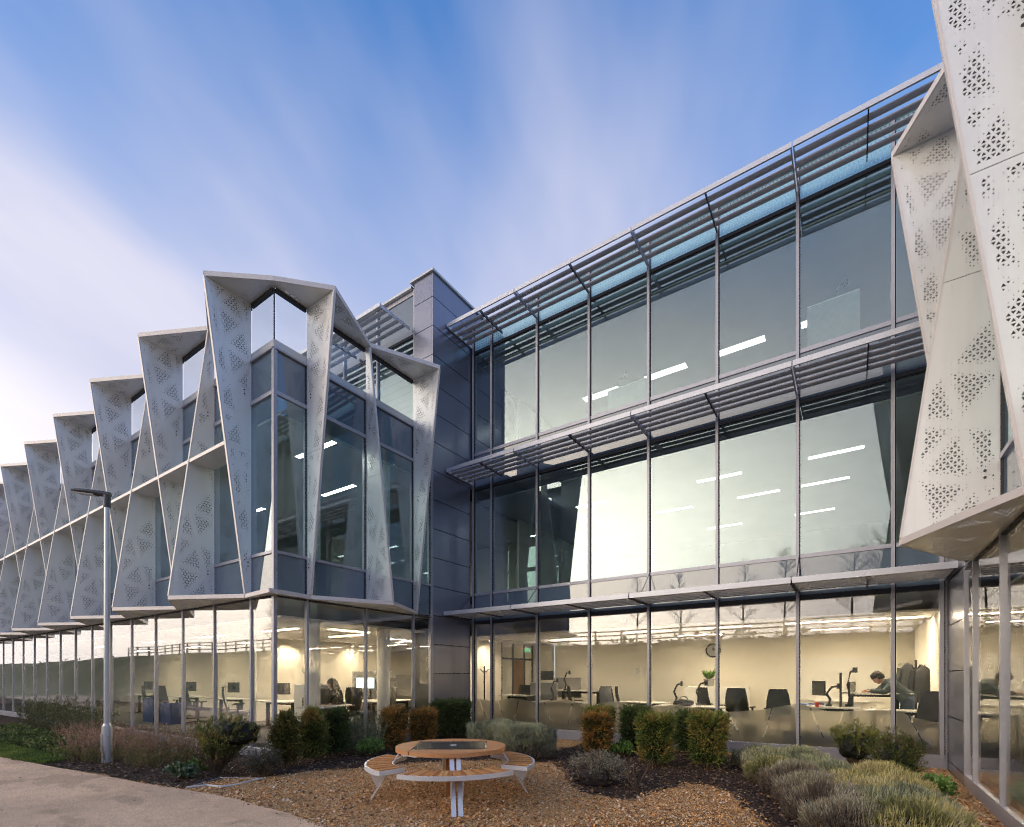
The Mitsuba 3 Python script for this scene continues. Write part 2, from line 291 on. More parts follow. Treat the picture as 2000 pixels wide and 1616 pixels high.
def wing(root, mirror, nA, nC=3):
    A = Wall((AK[0], YA), (0, -1), (1, 0), mirror); C = Wall((XC, 0), (1, 0), (0, 1), mirror)
    # facade along x
    for k in range(nA):
        glazing(root, A, -BAY * (k + 1), -BAY * k, 100 + k + 50 * mirror)
        mullion(root, A, -BAY * k)
        fin(root, A, -BAY * k, 'eo'[k % 2], 1)
        hood(root, A, -BAY * (k + 1), 'rise' if k % 2 == 0 else 'fall')
        soffit(root, A, -BAY * (k + 1), 'fall' if k % 2 == 0 else 'rise')
        put('ledge', A(box(0.02, 0.53, -BAY * (k + 1) + .004, -BAY * k - .004, ZL - .03, ZL + .03)), 'fin', root)
        put('ledge_fascia', A(box(0.5315, 0.545, -BAY * (k + 1) + .004, -BAY * k - .004, ZL - .036, ZL + .036)), 'trim', root)
    glazing(root, A, 0, XC - AK[0], 99 + 50 * mirror)
    # corner post, facade along y
    px = lambda x0, x1, *r: box(*(sorted((2 * XM - x0, 2 * XM - x1)) if mirror else (x0, x1)), *r)
    put('corner_mullion', px(XC - .05, XC + .03, YA - .03, YA + .05, .13, ZS - .006), 'frame', root)
    put('corner_mullion', px(XC - .05, XC + .03, YA - .03, YA + .05, ZS + .03, 8.33), 'frame', root)
    put('corner_mullion', px(XC - .01, XC + .01, YA - .01, YA + .01, 8.53, ZT), 'steel', root)
    vs = [YA] + CV
    for i in range(4): glazing(root, C, vs[i], vs[i + 1], 80 + i + 50 * mirror, screen=i < 3)
    for i, v in enumerate(CV):
        mullion(root, C, v)
        if i < nC: fin(root, C, v, 'eoe'[i], -1)
    for i in range(2):
        hood(root, C, CV[i] - (BAY - 1.57) * i * 0, 'fall' if i == 0 else 'rise')
        soffit(root, C, CV[i], 'rise' if i == 0 else 'fall')
    corner_sheets(root, mirror)
    # structure inside: floor, ceilings, roof, plinth
    xe = AK[0] - BAY * nA
    def slab(name, z0, z1, m, x1=XC - .12, y0=YA + .12, y1=17.2): return put(name, px(xe, x1, y0, y1, z0, z1), m, root)
    slab('floor', 0.0, 0.28, 'carpet'); slab('ceiling', 2.96, 3.0, 'ceiling', XC - .35, YA + .35); slab('floor_slab', 3.34, 3.95, 'slab'); slab('upper_floor', 3.96, 4.2, 'carpet')
    slab('ceiling', 7.25, 7.3, 'soffit_white', XC - .35, YA + .35); slab('roof', 7.55, 8.32, 'slab')
    put('rear_wall', px(xe, XC - .1, 17.2, 17.35, 0.0, 8.3), 'plaster', root)
    put('end_wall', px(xe - .2, xe, YA, 17.35, 0.0, 8.3), 'plaster', root)
    put('plinth', A(box(-.06, .012, -BAY * nA, XC - AK[0], 0.0, .125)), 'frame', root)
    put('plinth', C(box(-.06, .014, YA, CV[3], 0.0, .125)), 'frame', root)
# ------------------------------------------------------------------ the two finned wings
W1 = thing('office_wing', 'long two storey glazed wing with zigzag perforated metal fins receding beyond the lamp post', 'building')
wing(W1, False, 17)
W2 = thing('office_wing', 'near finned office wing cut off by the frame, pale perforated panels above the lavender', 'building')
wing(W2, True, 2)
# ------------------------------------------------------------------ stair tower at the inner corner and its twin
JO = [0.17 + 0.811 * i for i in range(16)]
def tower(root, mirror, top):
    X = lambda x: 2 * XM - x if mirror else x
    def bxm(x0, x1, *r): return box(*sorted((X(x0), X(x1))), *r)
    put('core', bxm(XC - .80, XC - .05, 10.36, 12.0, 0, 8.3), 'dark', root)
    put('core', bxm(XC - .80, XC - .05, 10.36, 14.5, 8.31, top - .06), 'dark', root)
    zs = [0.0] + [z for z in JO if z < top - .3] + [top - .06]
    for a, b in zip(zs[:-1], zs[1:]):
        put('cladding_panel', bxm(XC - .05, XC, 10.30, 11.93, a + .010, b - .010), 'clad', root)
        if b > 8.6: put('cladding_panel', bxm(XC - .05, XC, 11.945, 13.6, a + .010, b - .010), 'clad', root)
        if b > 8.0: put('cladding_panel', bxm(XC - .72, XC - .055, 10.30, 10.35, a + .010, b - .010), 'clad', root)
    put('corner_trim', bxm(XC - .06, XC + .012, 10.215, 10.296, 0.02, 8.33), 'frame', root)
    put('coping', bxm(XC - .85, XC + .05, 10.24, 14.5, top - .06, top), 'coping', root)
TW = thing('stair_tower', 'tall narrow tower of dark mauve metal panels at the inner courtyard corner', 'tower')
tower(TW, False, 13.08)
TD = thing('stair_tower', 'strip of mauve metal cladding panels joining the flat glazed block to the near wing', 'tower')
tower(TD, True, 13.08)
# ------------------------------------------------------------------ flat glazed block
B = thing('office_block', 'three storey block with flat full height glazing and rows of sun louvres', 'building')
BX = [-9.60, -8.91, -7.315, -5.715, -4.12, -2.53, -0.935, 0.655, 1.37]
W = Wall((0, YB), (0, -1), (1, 0))
for i in range(8):
    a, b = BX[i] + .03, BX[i + 1] - .03
    def sheet(z0, z1, name, m, s): put(name, W(pane((0, a, z0), (b - a, 0, 0) if False else (0, b - a, 0), (0, 0, z1 - z0), seed=i * 11 + s)), m, B, smooth=True)
    sheet(.25, 3.30, 'window', 'glass', 1); sheet(3.40, 4.17, 'spandrel_panel', 'spandrel', 2); sheet(4.25, 7.40, 'window', 'coated', 3)
    sheet(7.48, 8.45, 'spandrel_panel', 'spandrel', 4); sheet(8.54, 11.58, 'window', 'coated', 5); sheet(11.66, 12.36, 'parapet_glass', 'frit', 6)
    for z0, z1, u0, m in ((.18, .25, .03, 'frame'), (3.30, 3.40, .02, 'gasket'), (4.17, 4.25, .025, 'frame'), (7.40, 7.48, .02, 'gasket'), (8.45, 8.54, .025, 'frame'), (11.58, 11.66, .02, 'gasket'), (12.36, 12.42, .03, 'frame')):
        put('transom', W(box(-.08, u0, a, b, z0, z1)), m, B)
for x in BX:
    put('mullion', W(box(-.12, .055, x - .029, x + .029, .18, 12.44)), 'frame', B)
    put('mullion_gasket', W(box(-.01, .03, x + .0295, x + .046, .26, 12.35)), 'gasket', B)
put('plinth', W(box(-.1, .02, XC, XD, 0, .178)), 'frame', B)
put('end_trim', W(box(-.1, .018, 1.40, 1.449, .18, 12.4)), 'frame', B)
for nm, z0, z1, m, y0 in (('floor', 0, .28, 'carpet', .12), ('ceiling', 2.96, 3.0, 'ceiling', .45), ('floor_slab', 3.34, 3.95, 'slab', .15), ('upper_floor', 3.96, 4.17, 'carpet', .15), ('ceiling', 7.2, 7.24, 'soffit_white', .45),
        ('floor_slab', 7.5, 8.1, 'slab', .15), ('upper_floor', 8.11, 8.4, 'carpet', .15), ('ceiling', 11.40, 11.44, 'soffit_white', .45), ('roof', 11.62, 11.9, 'slab', .3)):
    put(nm, box(XC - .1, XD + .04, YB + y0, 17.15 if z0 < 3 else 22, z0, z1), m, B)
put('rear_wall', box(XC + .05, XD, 17.16, 17.3, .18, 3.34), 'plaster', B)
for z in (4.2, 8.42): put('rear_wall', box(XC, XD, 22, 22.2, z - .05, z + 3.0), 'plaster', B)
for z0, z1, y1 in ((4.18, 7.2, 22), (8.41, 11.4, 22)):
    for x in (XC - .05, XD - .06): put('side_wall', box(x, x + .1, 14.6 if x < -5 else YB + .2, y1, z0, z1), 'plaster', B)
put('side_wall', box(-10.7, -10.6, YB + .16, 14.9, .28, 2.955), 'plaster', B)
gp = put('glass_partition', box(-10.70, -10.60, 14.9, 14.96, .28, 2.955), 'steel', B)
for y in (15.7, 16.5, 17.1): put('post', box(-10.68, -10.62, y, y + .05, .28, 2.95), 'steel', gp)
put('rail', box(-10.68, -10.62, 14.96, 17.1, 2.35, 2.42), 'steel', gp)
put('door_leaf', box(-10.675, -10.635, 15.76, 16.48, .29, 2.34), 'wood_door', gp)
put('pane', pane((-10.65, 14.97, .3), (0, .72, 0), (0, 0, 2.04)), 'screen', gp)
put('side_wall', box(XD - .06, XD + .06, YB + .16, 17.1, .18, 2.955), 'plaster', B)
# sun louvres: four stacked runs, each of segments with its own fascia, blades and brackets
SEG = [-9.655, -7.315, -4.12, -0.935, 1.43]
def louvre_run(segs, y_wall, y_tip, z, flat=False, rods=False):
    n = 4
    for s, (a, b) in enumerate(zip(segs[:-1], segs[1:])):
        k = put('canopy', box(a + .012, b - .012, y_tip - .02, y_tip + .015, z + .0, z + (.105 if not flat else .11)), 'louvre', B)
        for i in range(n + flat):
            y = y_tip + (y_wall - y_tip) * (i + 1) / (n + 1.15 + flat)
            if flat: put('louvre', box(a + .03, b - .03, y - .075, y + .085, z + .018, z + .045), 'louvre', k)
            else: put('louvre', blade((a + .03, y, z + .035), (b - .03, y, z + .035), .14, .075), 'louvre', k, smooth=40)
        for x, m, w in ((a + .022, 'louvre', .02), ((a + b) / 2, 'steel', .02), (b - .022, 'louvre', .02)):
            put('bracket', box(x - w / 2, x + w / 2, y_tip + .016, y_wall - .06, z - .012, z + .075), m if not flat else 'steel', k)
        if rods:
            for x in ((a + .03),):
                put('tie_rod', tube([(x, y_tip + .55, z + .08), (x, y_wall - .06, z + .75)], .009, 6), 'steel', k)
louvre_run(SEG, YB, 10.87, 11.77); louvre_run(SEG, YB, 10.84, 7.585); louvre_run(SEG, YB, 10.72, 3.45, True, True)
# recessed top storey left of the tower, seen over the roof of the finned wing
W3 = Wall((0, 10.42), (0, -1), (1, 0)); LX = [XC - .80 - 1.6 * i for i in range(9)]
for i in range(8):
    a, b = LX[i + 1] + .03, LX[i] - .03
    for z0, z1, nm, m, s in ((8.9, 11.58, 'window', 'coated', 1), (11.66, 12.80, 'spandrel_panel', 'spandrel', 2)):
        put(nm, W3(pane((0, a, z0), (0, b - a, 0), (0, 0, z1 - z0), seed=400 + i * 5 + s)), m, B, smooth=True)
    for z0, z1, m in ((11.58, 11.66, 'gasket'), (12.80, 12.92, 'frame'), (8.8, 8.9, 'frame')): put('transom', W3(box(-.08, .025, a, b, z0, z1)), m, B)
for x in LX:
    put('mullion', W3(box(-.1, .06, x - .03, x + .03, 8.33, 12.92)), 'frame', B)
put('coping', box(LX[-1], XC - .86, 10.30, 14.5, 12.93, 13.0), 'coping', B)
put('roof', box(LX[-1], XC - .86, 10.6, 22, 12.3, 12.7), 'slab', B); put('ceiling', box(LX[-1], XC - .86, 10.9, 22, 11.4, 11.44), 'ceiling', B)
put('rear_wall', box(LX[-1], XC - .86, 15, 15.2, 8.3, 12.3), 'plaster', B)
louvre_run([XC - .95 - 4.8 * 2, XC - .95 - 4.8, XC - .95], 10.42, 9.25, 11.80)
# ------------------------------------------------------------------ ceiling lights
for x in (-8.6, -5.3, -3.3, -1.3, .0): strip_light(B, (x, 13.5 if x > -8 else 15.0), (x + 1.25, 13.5 if x > -8 else 15.0), 2.95)
for x in (-4.4, -.9): strip_light(B, (x, 15.6), (x + 1.25, 15.6), 2.95)
for y, xs in ((14.6, (-7.4, -3.6, -.9)), (16.6, (-5.4, -2.9, -1.2)), (19.4, (-4.4, -1.6))):
    for x in xs: strip_light(B, (x, y), (x + 1.15, y), 7.19, .20, UP)
for x in (-7.75, -5.55, -3.35, -1.15): strip_light(B, (x, 15.9), (x + 1.3, 15.9), 11.39, .30, UP)
for y, xs in ((7.6, (-13.6, -17.4, -21.6, -26.6)), (9.8, (-13.6, -19.0, -23.5, -29.0)), (12.6, (-13.6,))):
    for x in xs: strip_light(W1, (x, y), (x + 1.7, y), 2.95, .10, (2.7, 2.2, 1.55) if x > -14 else (1.7, 1.4, .95))
strip_light(W1, (-11.4, 8.2), (-11.4, 9.5), 2.95); strip_light(W1, (-12.6, 11.2), (-12.6, 12.6), 2.95)
for x, y in ((-11.6, 7.4), (-13.4, 9.4), (-12.0, 12.0), (-17.5, 9.0), (-22.5, 9.0)): strip_light(W1, (x, y), (x + 1.5, y), 7.24, .14, (.55, .52, .45))
for x, y in ((3.2, 7.6), (3.2, 10.0)): strip_light(W2, (x, y), (x + 1.5, y), 2.95)
put('inner_wall', box(-36.4, -17.2, 11.3, 11.42, .28, 2.955), 'plaster', W1)
put('inner_wall', box(-15.85, -15.7, 8.6, 14.2, .18, 2.955), 'plaster', W1)
for x, y in ((XC - .55, 6.9), (XC - .55, 9.0)):
    for z0, z1 in ((.18, 2.955), (4.2, 7.24)): put('column', tube([(x, y, z0), (x, y, z1)], .17, 20), 'plaster', W1, smooth=40)
downlight(B, -10.35, 13.9, 2.92); downlight(W1, -15.40, 12.2, 2.92, .16); downlight(W1, -15.40, 9.6, 2.92, .16)
# ------------------------------------------------------------------ ground
def gravel_col(p, n, uv):
    d1, d2, r = mikit.voronoi(p.x * 42, p.y * 42)
    c = mikit.mix((0.56, 0.29, 0.105), (0.72, 0.46, 0.225), r)
    c = mikit.mix(c, mi.Color3f(0.24, 0.11, 0.045), mikit.smoothstep(0.62, 0.9, mikit.cell_rand(r * 977, r * 31)))
    w = mikit.fbm(p.x * 0.9, p.y * 0.9, 0, 4)
    return c * (0.35 + 0.65 * mikit.smoothstep(0.02, 0.16, d2 - d1)) * (0.72 + 0.5 * w)
def gravel_h(p, n, uv):
    d1, d2, r = mikit.voronoi(p.x * 42, p.y * 42)
    return 0.010 * mikit.smoothstep(0.0, 0.35, d2 - d1) * (0.5 + r)
mat('gravel', tw(bump(prin(mikit.proc(gravel_col), 0.85), gravel_h, 1.0, 3e-3)))
def mulch_col(p, n, uv):
    d1, d2, r = mikit.voronoi(p.x * 30, p.y * 55)
    c = mikit.mix((0.032, 0.020, 0.014), (0.095, 0.055, 0.036), r)
    return c * (0.45 + 0.8 * mikit.fbm(p.x * 3, p.y * 3, 0, 3))
def mulch_h(p, n, uv):
    d1, d2, r = mikit.voronoi(p.x * 30, p.y * 55)
    return 0.016 * mikit.smoothstep(0.0, 0.4, d2 - d1) * (0.4 + r)
mat('mulch', tw(bump(prin(mikit.proc(mulch_col), 0.9), mulch_h, 1.0, 3e-3)))
def path_col(p, n, uv):
    d1, d2, r = mikit.voronoi(p.x * 95, p.y * 95)
    c = mikit.mix((0.58, 0.35, 0.195), (0.80, 0.56, 0.36), r)
    w = mikit.fbm(p.x * 0.7, p.y * 0.9, 3, 5); f = mikit.fbm(p.x * 7, p.y * 7, 1, 3)
    st = mikit.smoothstep(0.60, 0.74, mikit.fbm(p.x * 1.7 + 4, p.y * 2.6, 7, 4))
    return c * (0.70 + 0.42 * w + 0.22 * (f - 0.5)) * (1 - 0.22 * st)
mat('path', tw(bump(prin(mikit.proc(path_col), 0.8), lambda p, n, uv: 0.0025 * mikit.voronoi(p.x * 95, p.y * 95)[0], 1.0, 2e-3)))
def turf_col(p, n, uv):
    w = mikit.fbm(p.x * 0.5, p.y * 0.5, p.z * 0.5, 5)
    return mikit.mix((0.15, 0.145, 0.055), (0.30, 0.235, 0.12), mikit.smoothstep(0.35, 0.68, w)) * (0.75 + 0.5 * mikit.fbm(p.x * 6, p.y * 6, 0, 3))
mat('turf', tw(prin(mikit.proc(turf_col), 0.95)))
mat('leaf', tw(prin({'type': 'mesh_attribute', 'name': 'vertex_color'}, 0.55, spec=0.3)))
mat('chip', tw(prin({'type': 'mesh_attribute', 'name': 'vertex_color'}, 0.8, spec=0.3)))
mat('twig', tw(prin(grain((0.12, 0.08, 0.05), 0.3, 20), 0.85)))
mat('edging', tw(prin(grain((0.62, 0.60, 0.58), 0.15, 8), 0.6)))
def sheet(pts, z, step=0.0):
    t = trimesh.creation.extrude_polygon(Polygon(pts) if not hasattr(pts, 'exterior') else pts, 0.001, engine='earcut')
    v = np.array(t.vertices); f = np.array(t.faces); up = (np.abs(v[f][:, :, 2]) < 1e-6).all(1)
    v[:, 2] = z; return v, f[up][:, ::-1]
def ragged(poly, amp=0.10, step=0.12, seed=1):
    g = poly.exterior; n = int(g.length / step); q = np.array([g.interpolate(i * step).coords[0] for i in range(n)])
    d = np.stack([meshkit.fbm(np.c_[q * 2.2, np.full(n, seed * 3.1)], 3), meshkit.fbm(np.c_[q * 2.2, np.full(n, seed * 7.7 + 40)], 3)], 1) - .5
    return Polygon(q + d * amp * 3).buffer(0)
# wide terrain: level courtyard, a grassy bank behind the camera, hills far off
gx = np.concatenate([np.linspace(-900, -90, 28), np.linspace(-80, 60, 71), np.linspace(70, 900, 28)]); gy = np.concatenate([np.linspace(-900, -80, 24), np.linspace(-70, -4, 45), np.linspace(0, 60, 8), np.linspace(80, 900, 16)])
X, Y = np.meshgrid(gx, gy, indexing='ij')
sm = lambda a, b, x: (lambda t: t * t * (3 - 2 * t))(np.clip((x - a) / (b - a), 0, 1))
Z = 4.3 * sm(-5.5, -14.5, Y) + 0.5 * (meshkit.fbm(np.stack([X * .06, Y * .06, X * 0], -1), 3) - .5) * sm(-5, -12, Y)
far = sm(60, 420, np.hypot(X, Y)); Z = Z + far * (26 * meshkit.fbm(np.stack([X * .004 + 3, Y * .004, X * 0], -1), 3) - 4) * sm(0, -1, Y / 900 + 0.2)
Z = Z - 0.012
idx = lambda i, j: i * len(gy) + j
GF = np.array([[idx(i, j), idx(i + 1, j), idx(i + 1, j + 1), idx(i, j + 1)] for i in range(len(gx) - 1) for j in range(len(gy) - 1)])
put('ground', (np.stack([X, Y, Z], -1).reshape(-1, 3), GF), 'turf', smooth=True, kind='structure')
put('gravel', sheet([(-12.0, 2.2), (1.44, -1.0), (1.44, 12.03), (-9.66, 12.03), (-9.66, 5.64), (-12.0, 5.64)], 0.0), 'gravel', kind='structure')
PATH = [(-60, 0.6), (-30, 1.7), (-20, 2.25), (-14.87, 2.65), (-12.23, 2.92), (-10.62, 3.12), (-9.22, 3.26), (-8.12, 3.44), (-7.41, 3.53), (-6.73, 3.55), (-5.75, 3.54), (-4.93, 3.46), (-4.2, 3.15), (-3.3, 2.3), (-2.9, 0.5), (-2.7, -4), (-60, -4)]
path_poly = Polygon(PATH)
put('path', sheet(path_poly, 0.006), 'path', kind='structure')
MULCH = [Polygon([(-60, 0.68), (-30, 1.78), (-20, 2.33), (-16.7, 2.55), (-12.27, 2.95), (-10.68, 3.15), (-9.27, 3.30), (-8.23, 3.47), (-8.63, 4.17), (-8.09, 4.96), (-7.93, 5.66), (-7.17, 6.76), (-6.62, 7.86), (-5.61, 8.25), (-4.74, 8.69), (-5.35, 9.91), (-7.0, 10.6), (-7.6, 12.02), (-9.66, 12.02), (-9.66, 5.64), (-60, 5.64)]),
    Polygon([(-5.5, 9.3), (-4.37, 8.02), (-3.64, 6.99), (-3.13, 6.52), (-2.87, 6.58), (-2.54, 6.55), (-2.4, 7.53), (-2.14, 8.15), (-1.73, 8.2), (-1.31, 7.49), (-0.79, 6.38), (-0.5, 5.9), (0.95, 7.0), (1.02, 8.6), (0.95, 10.3), (0.6, 11.65), (-1.5, 11.6), (-3, 11.5), (-5.6, 11.5)])]
MR = [ragged(m, 0.10, 0.12, i) for i, m in enumerate(MULCH)]
for i, m in enumerate(MR): put('mulch_bed', sheet(m, 0.004), 'mulch', kind='structure')
# loose chips: near gravel and bark
from shapely import contains_xy
CHV = np.array([[1, 0, 0], [-.9, .1, 0], [0.1, 1, 0], [-.1, -.95, 0], [0.1, 0, 1], [0, .1, -.6]]); CHF = np.array([[0, 2, 4], [2, 1, 4], [1, 3, 4], [3, 0, 4], [2, 0, 5], [1, 2, 5], [3, 1, 5], [0, 3, 5]])
def chips(pts, size, flat, cols, r, z=0.0):
    n = len(pts); a = r.random(n) * 2 * PI; s = size * (0.55 + 0.5 * r.random(n) + 1.1 * r.random(n) ** 5); el = 0.55 + 0.5 * r.random(n)
    v = CHV[None] * (np.stack([s, s * el, s * flat * (0.6 + .8 * r.random(n))], -1))[:, None] * (0.8 + 0.4 * r.random((n, 6, 1)))
    t = r.normal(0, 0.35, (n, 2)); v[..., 2] += v[..., 0] * t[:, :1] + v[..., 1] * t[:, 1:]
    c, sn = np.cos(a)[:, None], np.sin(a)[:, None]
    w = np.stack([v[..., 0] * c - v[..., 1] * sn, v[..., 0] * sn + v[..., 1] * c, v[..., 2]], -1)
    w[..., :2] += pts[:, None]; w[..., 2] += z + (s * flat * 0.5)[:, None]
    col = cols[r.integers(0, len(cols), n)] * (0.7 + 0.6 * r.random((n, 1)))
    f = (CHF[None] + (np.arange(n) * 6)[:, None, None]).reshape(-1, 3)
    return w.reshape(-1, 3), f, np.repeat(col, 6, 0)
def scatter(n, r, keep, dmax=11.0):
    """points on the ground seen by the camera, denser near by"""
    d = 4.2 + (dmax - 4.2) * r.random(n) ** 1.25; s = (r.random(n) * 2 - 1) * 1.05
    x = d * (FWD[0] + math.cos(YAW) * s); y = d * (FWD[1] + math.sin(YAW) * s)
    k = keep(x, y); return np.stack([x[k], y[k]], 1)
MU = union_all(MR); open_ = lambda x, y: (x > -9.6) & (x < 1.42) & (y < 12)
def in_gravel(x, y):
    e = MU.buffer(-0.08); return open_(x, y) & ~contains_xy(path_poly.buffer(-0.03), x, y) & (~contains_xy(e, x, y) | (rng.random(len(x)) < 0.03)) & (rng.random(len(x)) < 0.35 + 1.5 * (meshkit.fbm(np.stack([x * 1.3, y * 1.3, x * 0], -1), 3) - .25))
def in_mulch(x, y): return contains_xy(MU.buffer(0.05), x, y) & ~contains_xy(path_poly.buffer(0.02), x, y)
r_ = np.random.default_rng(5)
v, f, c = chips(scatter(110000, r_, in_gravel), 0.0145, 0.55, np.array([[.70, .39, .15], [.60, .29, .10], [.74, .48, .25], [.46, .20, .07], [.76, .60, .42], [.64, .34, .125], [.24, .11, .045]]), r_)
put('gravel_chips', (v, f), 'chip', color=c, kind='stuff', label='tan and orange gravel chips spread around the round picnic table', cat='gravel')
v, f, c = chips(scatter(60000, r_, in_mulch, 13), 0.021, 0.35, np.array([[.055, .032, .02], [.09, .052, .034], [.035, .02, .015], [.16, .095, .06], [.05, .036, .03], [.30, .21, .14]]), r_, 0.004)
put('bark_chips', (v, f), 'chip', color=c, kind='stuff', label='dark bark mulch covering the planting beds', cat='mulch')
def on_path(x, y): e = path_poly.exterior; return contains_xy(path_poly.buffer(-.02), x, y) & (rng.random(len(x)) < np.where(contains_xy(path_poly.buffer(-.25), x, y), .004, .05))
v, f, c = chips(scatter(60000, r_, on_path), 0.012, 0.45, np.array([[.50, .30, .14], [.60, .44, .28], [.10, .05, .03], [.22, .12, .06]]), r_, 0.007)
put('stray_chips', (v, f), 'chip', color=c, kind='stuff', label='stray chips and leaf scraps kicked onto the edge of the path', cat='gravel')
pts = [(-8.34, 3.49, .012), (-8.24, 3.74, .014), (-7.95, 3.80, .014), (-7.90, 4.0, .016), (-8.0, 4.30, .014), (-8.06, 4.51, .012)]
tag_ = put('edging_strip', tube(pts, .016, 6), 'edging', label='white plastic edging strip curling out of the gravel at the corner of the path', cat='edging strip')
put('edging_strip', tube([(-8.34, 3.49, .01), (-8.68, 4.14, .014), (-8.35, 4.33, .012), (-8.06, 4.53, .01)], .006, 5), 'edging', label='thin pale cord lying across the mulch beside the path corner', cat='cord')
put('edging_strip', tube([(0.98, 7.3, .012), (1.0, 8.2, .012), (1.06, 9.0, .012)], .006, 5), 'edging', label='thin pale wire edging along the gravel strip next to the near wing', cat='cord')
# ------------------------------------------------------------------ plants
def needles(P, D, L, Wd, col, r, bend=0.15):
    """leaves as narrow four-cornered blades at P along D"""
    n = len(P); D = D / (np.linalg.norm(D, axis=1, keepdims=True) + 1e-9)
    S = np.cross(D, r.normal(size=(n, 3))); S /= np.linalg.norm(S, axis=1, keepdims=True) + 1e-9; N = np.cross(D, S)
    L = np.broadcast_to(L, n)[:, None] * (0.7 + 0.6 * r.random((n, 1))); Wd = np.broadcast_to(Wd, n)[:, None]
    m = P + D * L * 0.5 + N * L * bend * 0.4
    v = np.stack([P, m + S * Wd / 2, P + D * L, m - S * Wd / 2], 1).reshape(-1, 3)
    b = np.arange(n) * 4; f = np.vstack([np.stack([b, b + 1, b + 2], 1), np.stack([b, b + 2, b + 3], 1)])
    return v, f, np.repeat(col, 4, 0)
def pal(cols, n, P, r, sc=6.0, seed=0):
    cols = np.asarray(cols, float); w = np.clip((meshkit.fbm(P * sc + seed * 5.3, 2) - 0.5) * 2.6 + 0.5 + r.normal(0, .18, n), 0, .999) * (len(cols) - 1)
    i = w.astype(int); t = (w - i)[:, None]; return (cols[i] * (1 - t) + cols[np.minimum(i + 1, len(cols) - 1)] * t) * (0.75 + 0.5 * r.random((n, 1)))
def plant(name, label, cat_, group, parts, stems=None):
    k = thing(name, label, cat_, group)
    v, f = cat([(p[0], p[1]) for p in parts]); c = np.vstack([p[2] for p in parts])
    put('foliage', (v, f), 'leaf', k, color=c)
    if stems: put('stems', cat(stems), 'twig', k)
    return k
def core(cx, cy, z0, rx, ry, h, col, seed=0):
    s = trimesh.creation.icosphere(subdivisions=2); v = np.array(s.vertices)
    v = np.sign(v) * np.abs(v) ** 0.6; v = v * (0.85 + 0.3 * meshkit.noise(v * 2.5 + seed)[:, None])
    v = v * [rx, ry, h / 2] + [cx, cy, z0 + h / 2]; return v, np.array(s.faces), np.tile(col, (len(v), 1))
YEW = [(0.05, 0.075, 0.016), (0.107, 0.142, 0.029), (0.186, 0.212, 0.045), (0.275, 0.256, 0.056), (0.284, 0.177, 0.052)]
YEWD = [(0.035, 0.059, 0.02), (0.062, 0.097, 0.028), (0.115, 0.148, 0.042)]
BRN = [(0.088, 0.075, 0.022), (0.213, 0.119, 0.03), (0.362, 0.175, 0.043), (0.475, 0.225, 0.056), (0.175, 0.138, 0.037)]
def yew(cx, cy, w, d, h, cols, seed, n=5200, z0=0.04, flat=True, taper=0.76, name='yew_shrub', label='', group=None, rough=0.10):
    """a clipped yew: sprays of needles over a knobbly box"""
    w, d, h = w * .80, d * .80, h * .92; r = np.random.default_rng(seed); parts = []
    a = r.random(n) * 2 * PI; top = r.random(n) < 0.30
    q = 3.2 if flat else 2.0
    cs, sn = np.cos(a), np.sin(a); R = 1 / (np.abs(cs) ** q + np.abs(sn) ** q) ** (1 / q)
    zz = np.where(top, 1.0 - 0.06 * r.random(n), .07 + .93 * r.random(n) ** 0.85); rr = np.where(top, np.sqrt(r.random(n)), 1.0)
    ta = taper + (1 - taper) * np.minimum(1, zz * 1.6)
    if not flat: ta = ta * np.sqrt(np.clip(1 - np.maximum(0, zz - .55) ** 2 * 4.2, 0.02, 1))
    P = np.stack([cs * R * rr * w / 2 * ta, sn * R * rr * d / 2 * ta, zz * h], 1)
    nb = meshkit.fbm(P * 5.0 + seed, 3) - 0.5
    out = np.stack([cs, sn, 0 * cs], 1) * np.where(top, .25, 1.0)[:, None] + np.array([0, 0, 1.0]) * np.where(top, 1.0, .35)[:, None]
    P = P + out * (nb * 0.30 * min(w, d) + r.normal(0, rough, n) * 0.35 - 0.02)[:, None]
    P[:, 2] = np.maximum(P[:, 2], 0.02)
    D = out + r.normal(0, .55, (n, 3)); P = P + np.array([cx, cy, z0])
    parts.append(needles(P, D, 0.062, 0.020, pal(cols, n, P, r, 5, seed), r))
    k_ = r.integers(0, n, n // 7); parts.append(needles(P[k_], D[k_] + out[k_] * .6, 0.13, 0.013, pal(cols, len(k_), P[k_], r, 5, seed) * 1.25, r))
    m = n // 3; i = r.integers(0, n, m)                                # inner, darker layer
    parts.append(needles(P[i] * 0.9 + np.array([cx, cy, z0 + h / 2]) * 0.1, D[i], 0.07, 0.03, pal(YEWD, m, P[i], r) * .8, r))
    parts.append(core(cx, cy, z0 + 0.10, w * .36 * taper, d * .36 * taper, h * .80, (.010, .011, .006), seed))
    stems = [tube([(cx + r.normal(0, .04), cy + r.normal(0, .04), 0), (cx + r.normal(0, w * .12), cy + r.normal(0, d * .12), h * .3), (cx + r.normal(0, w * .2), cy + r.normal(0, d * .2), h * .7)], [.017, .012, .005], 5) for _ in range(7)]
    return plant(name, label, 'shrub', group, parts, stems)
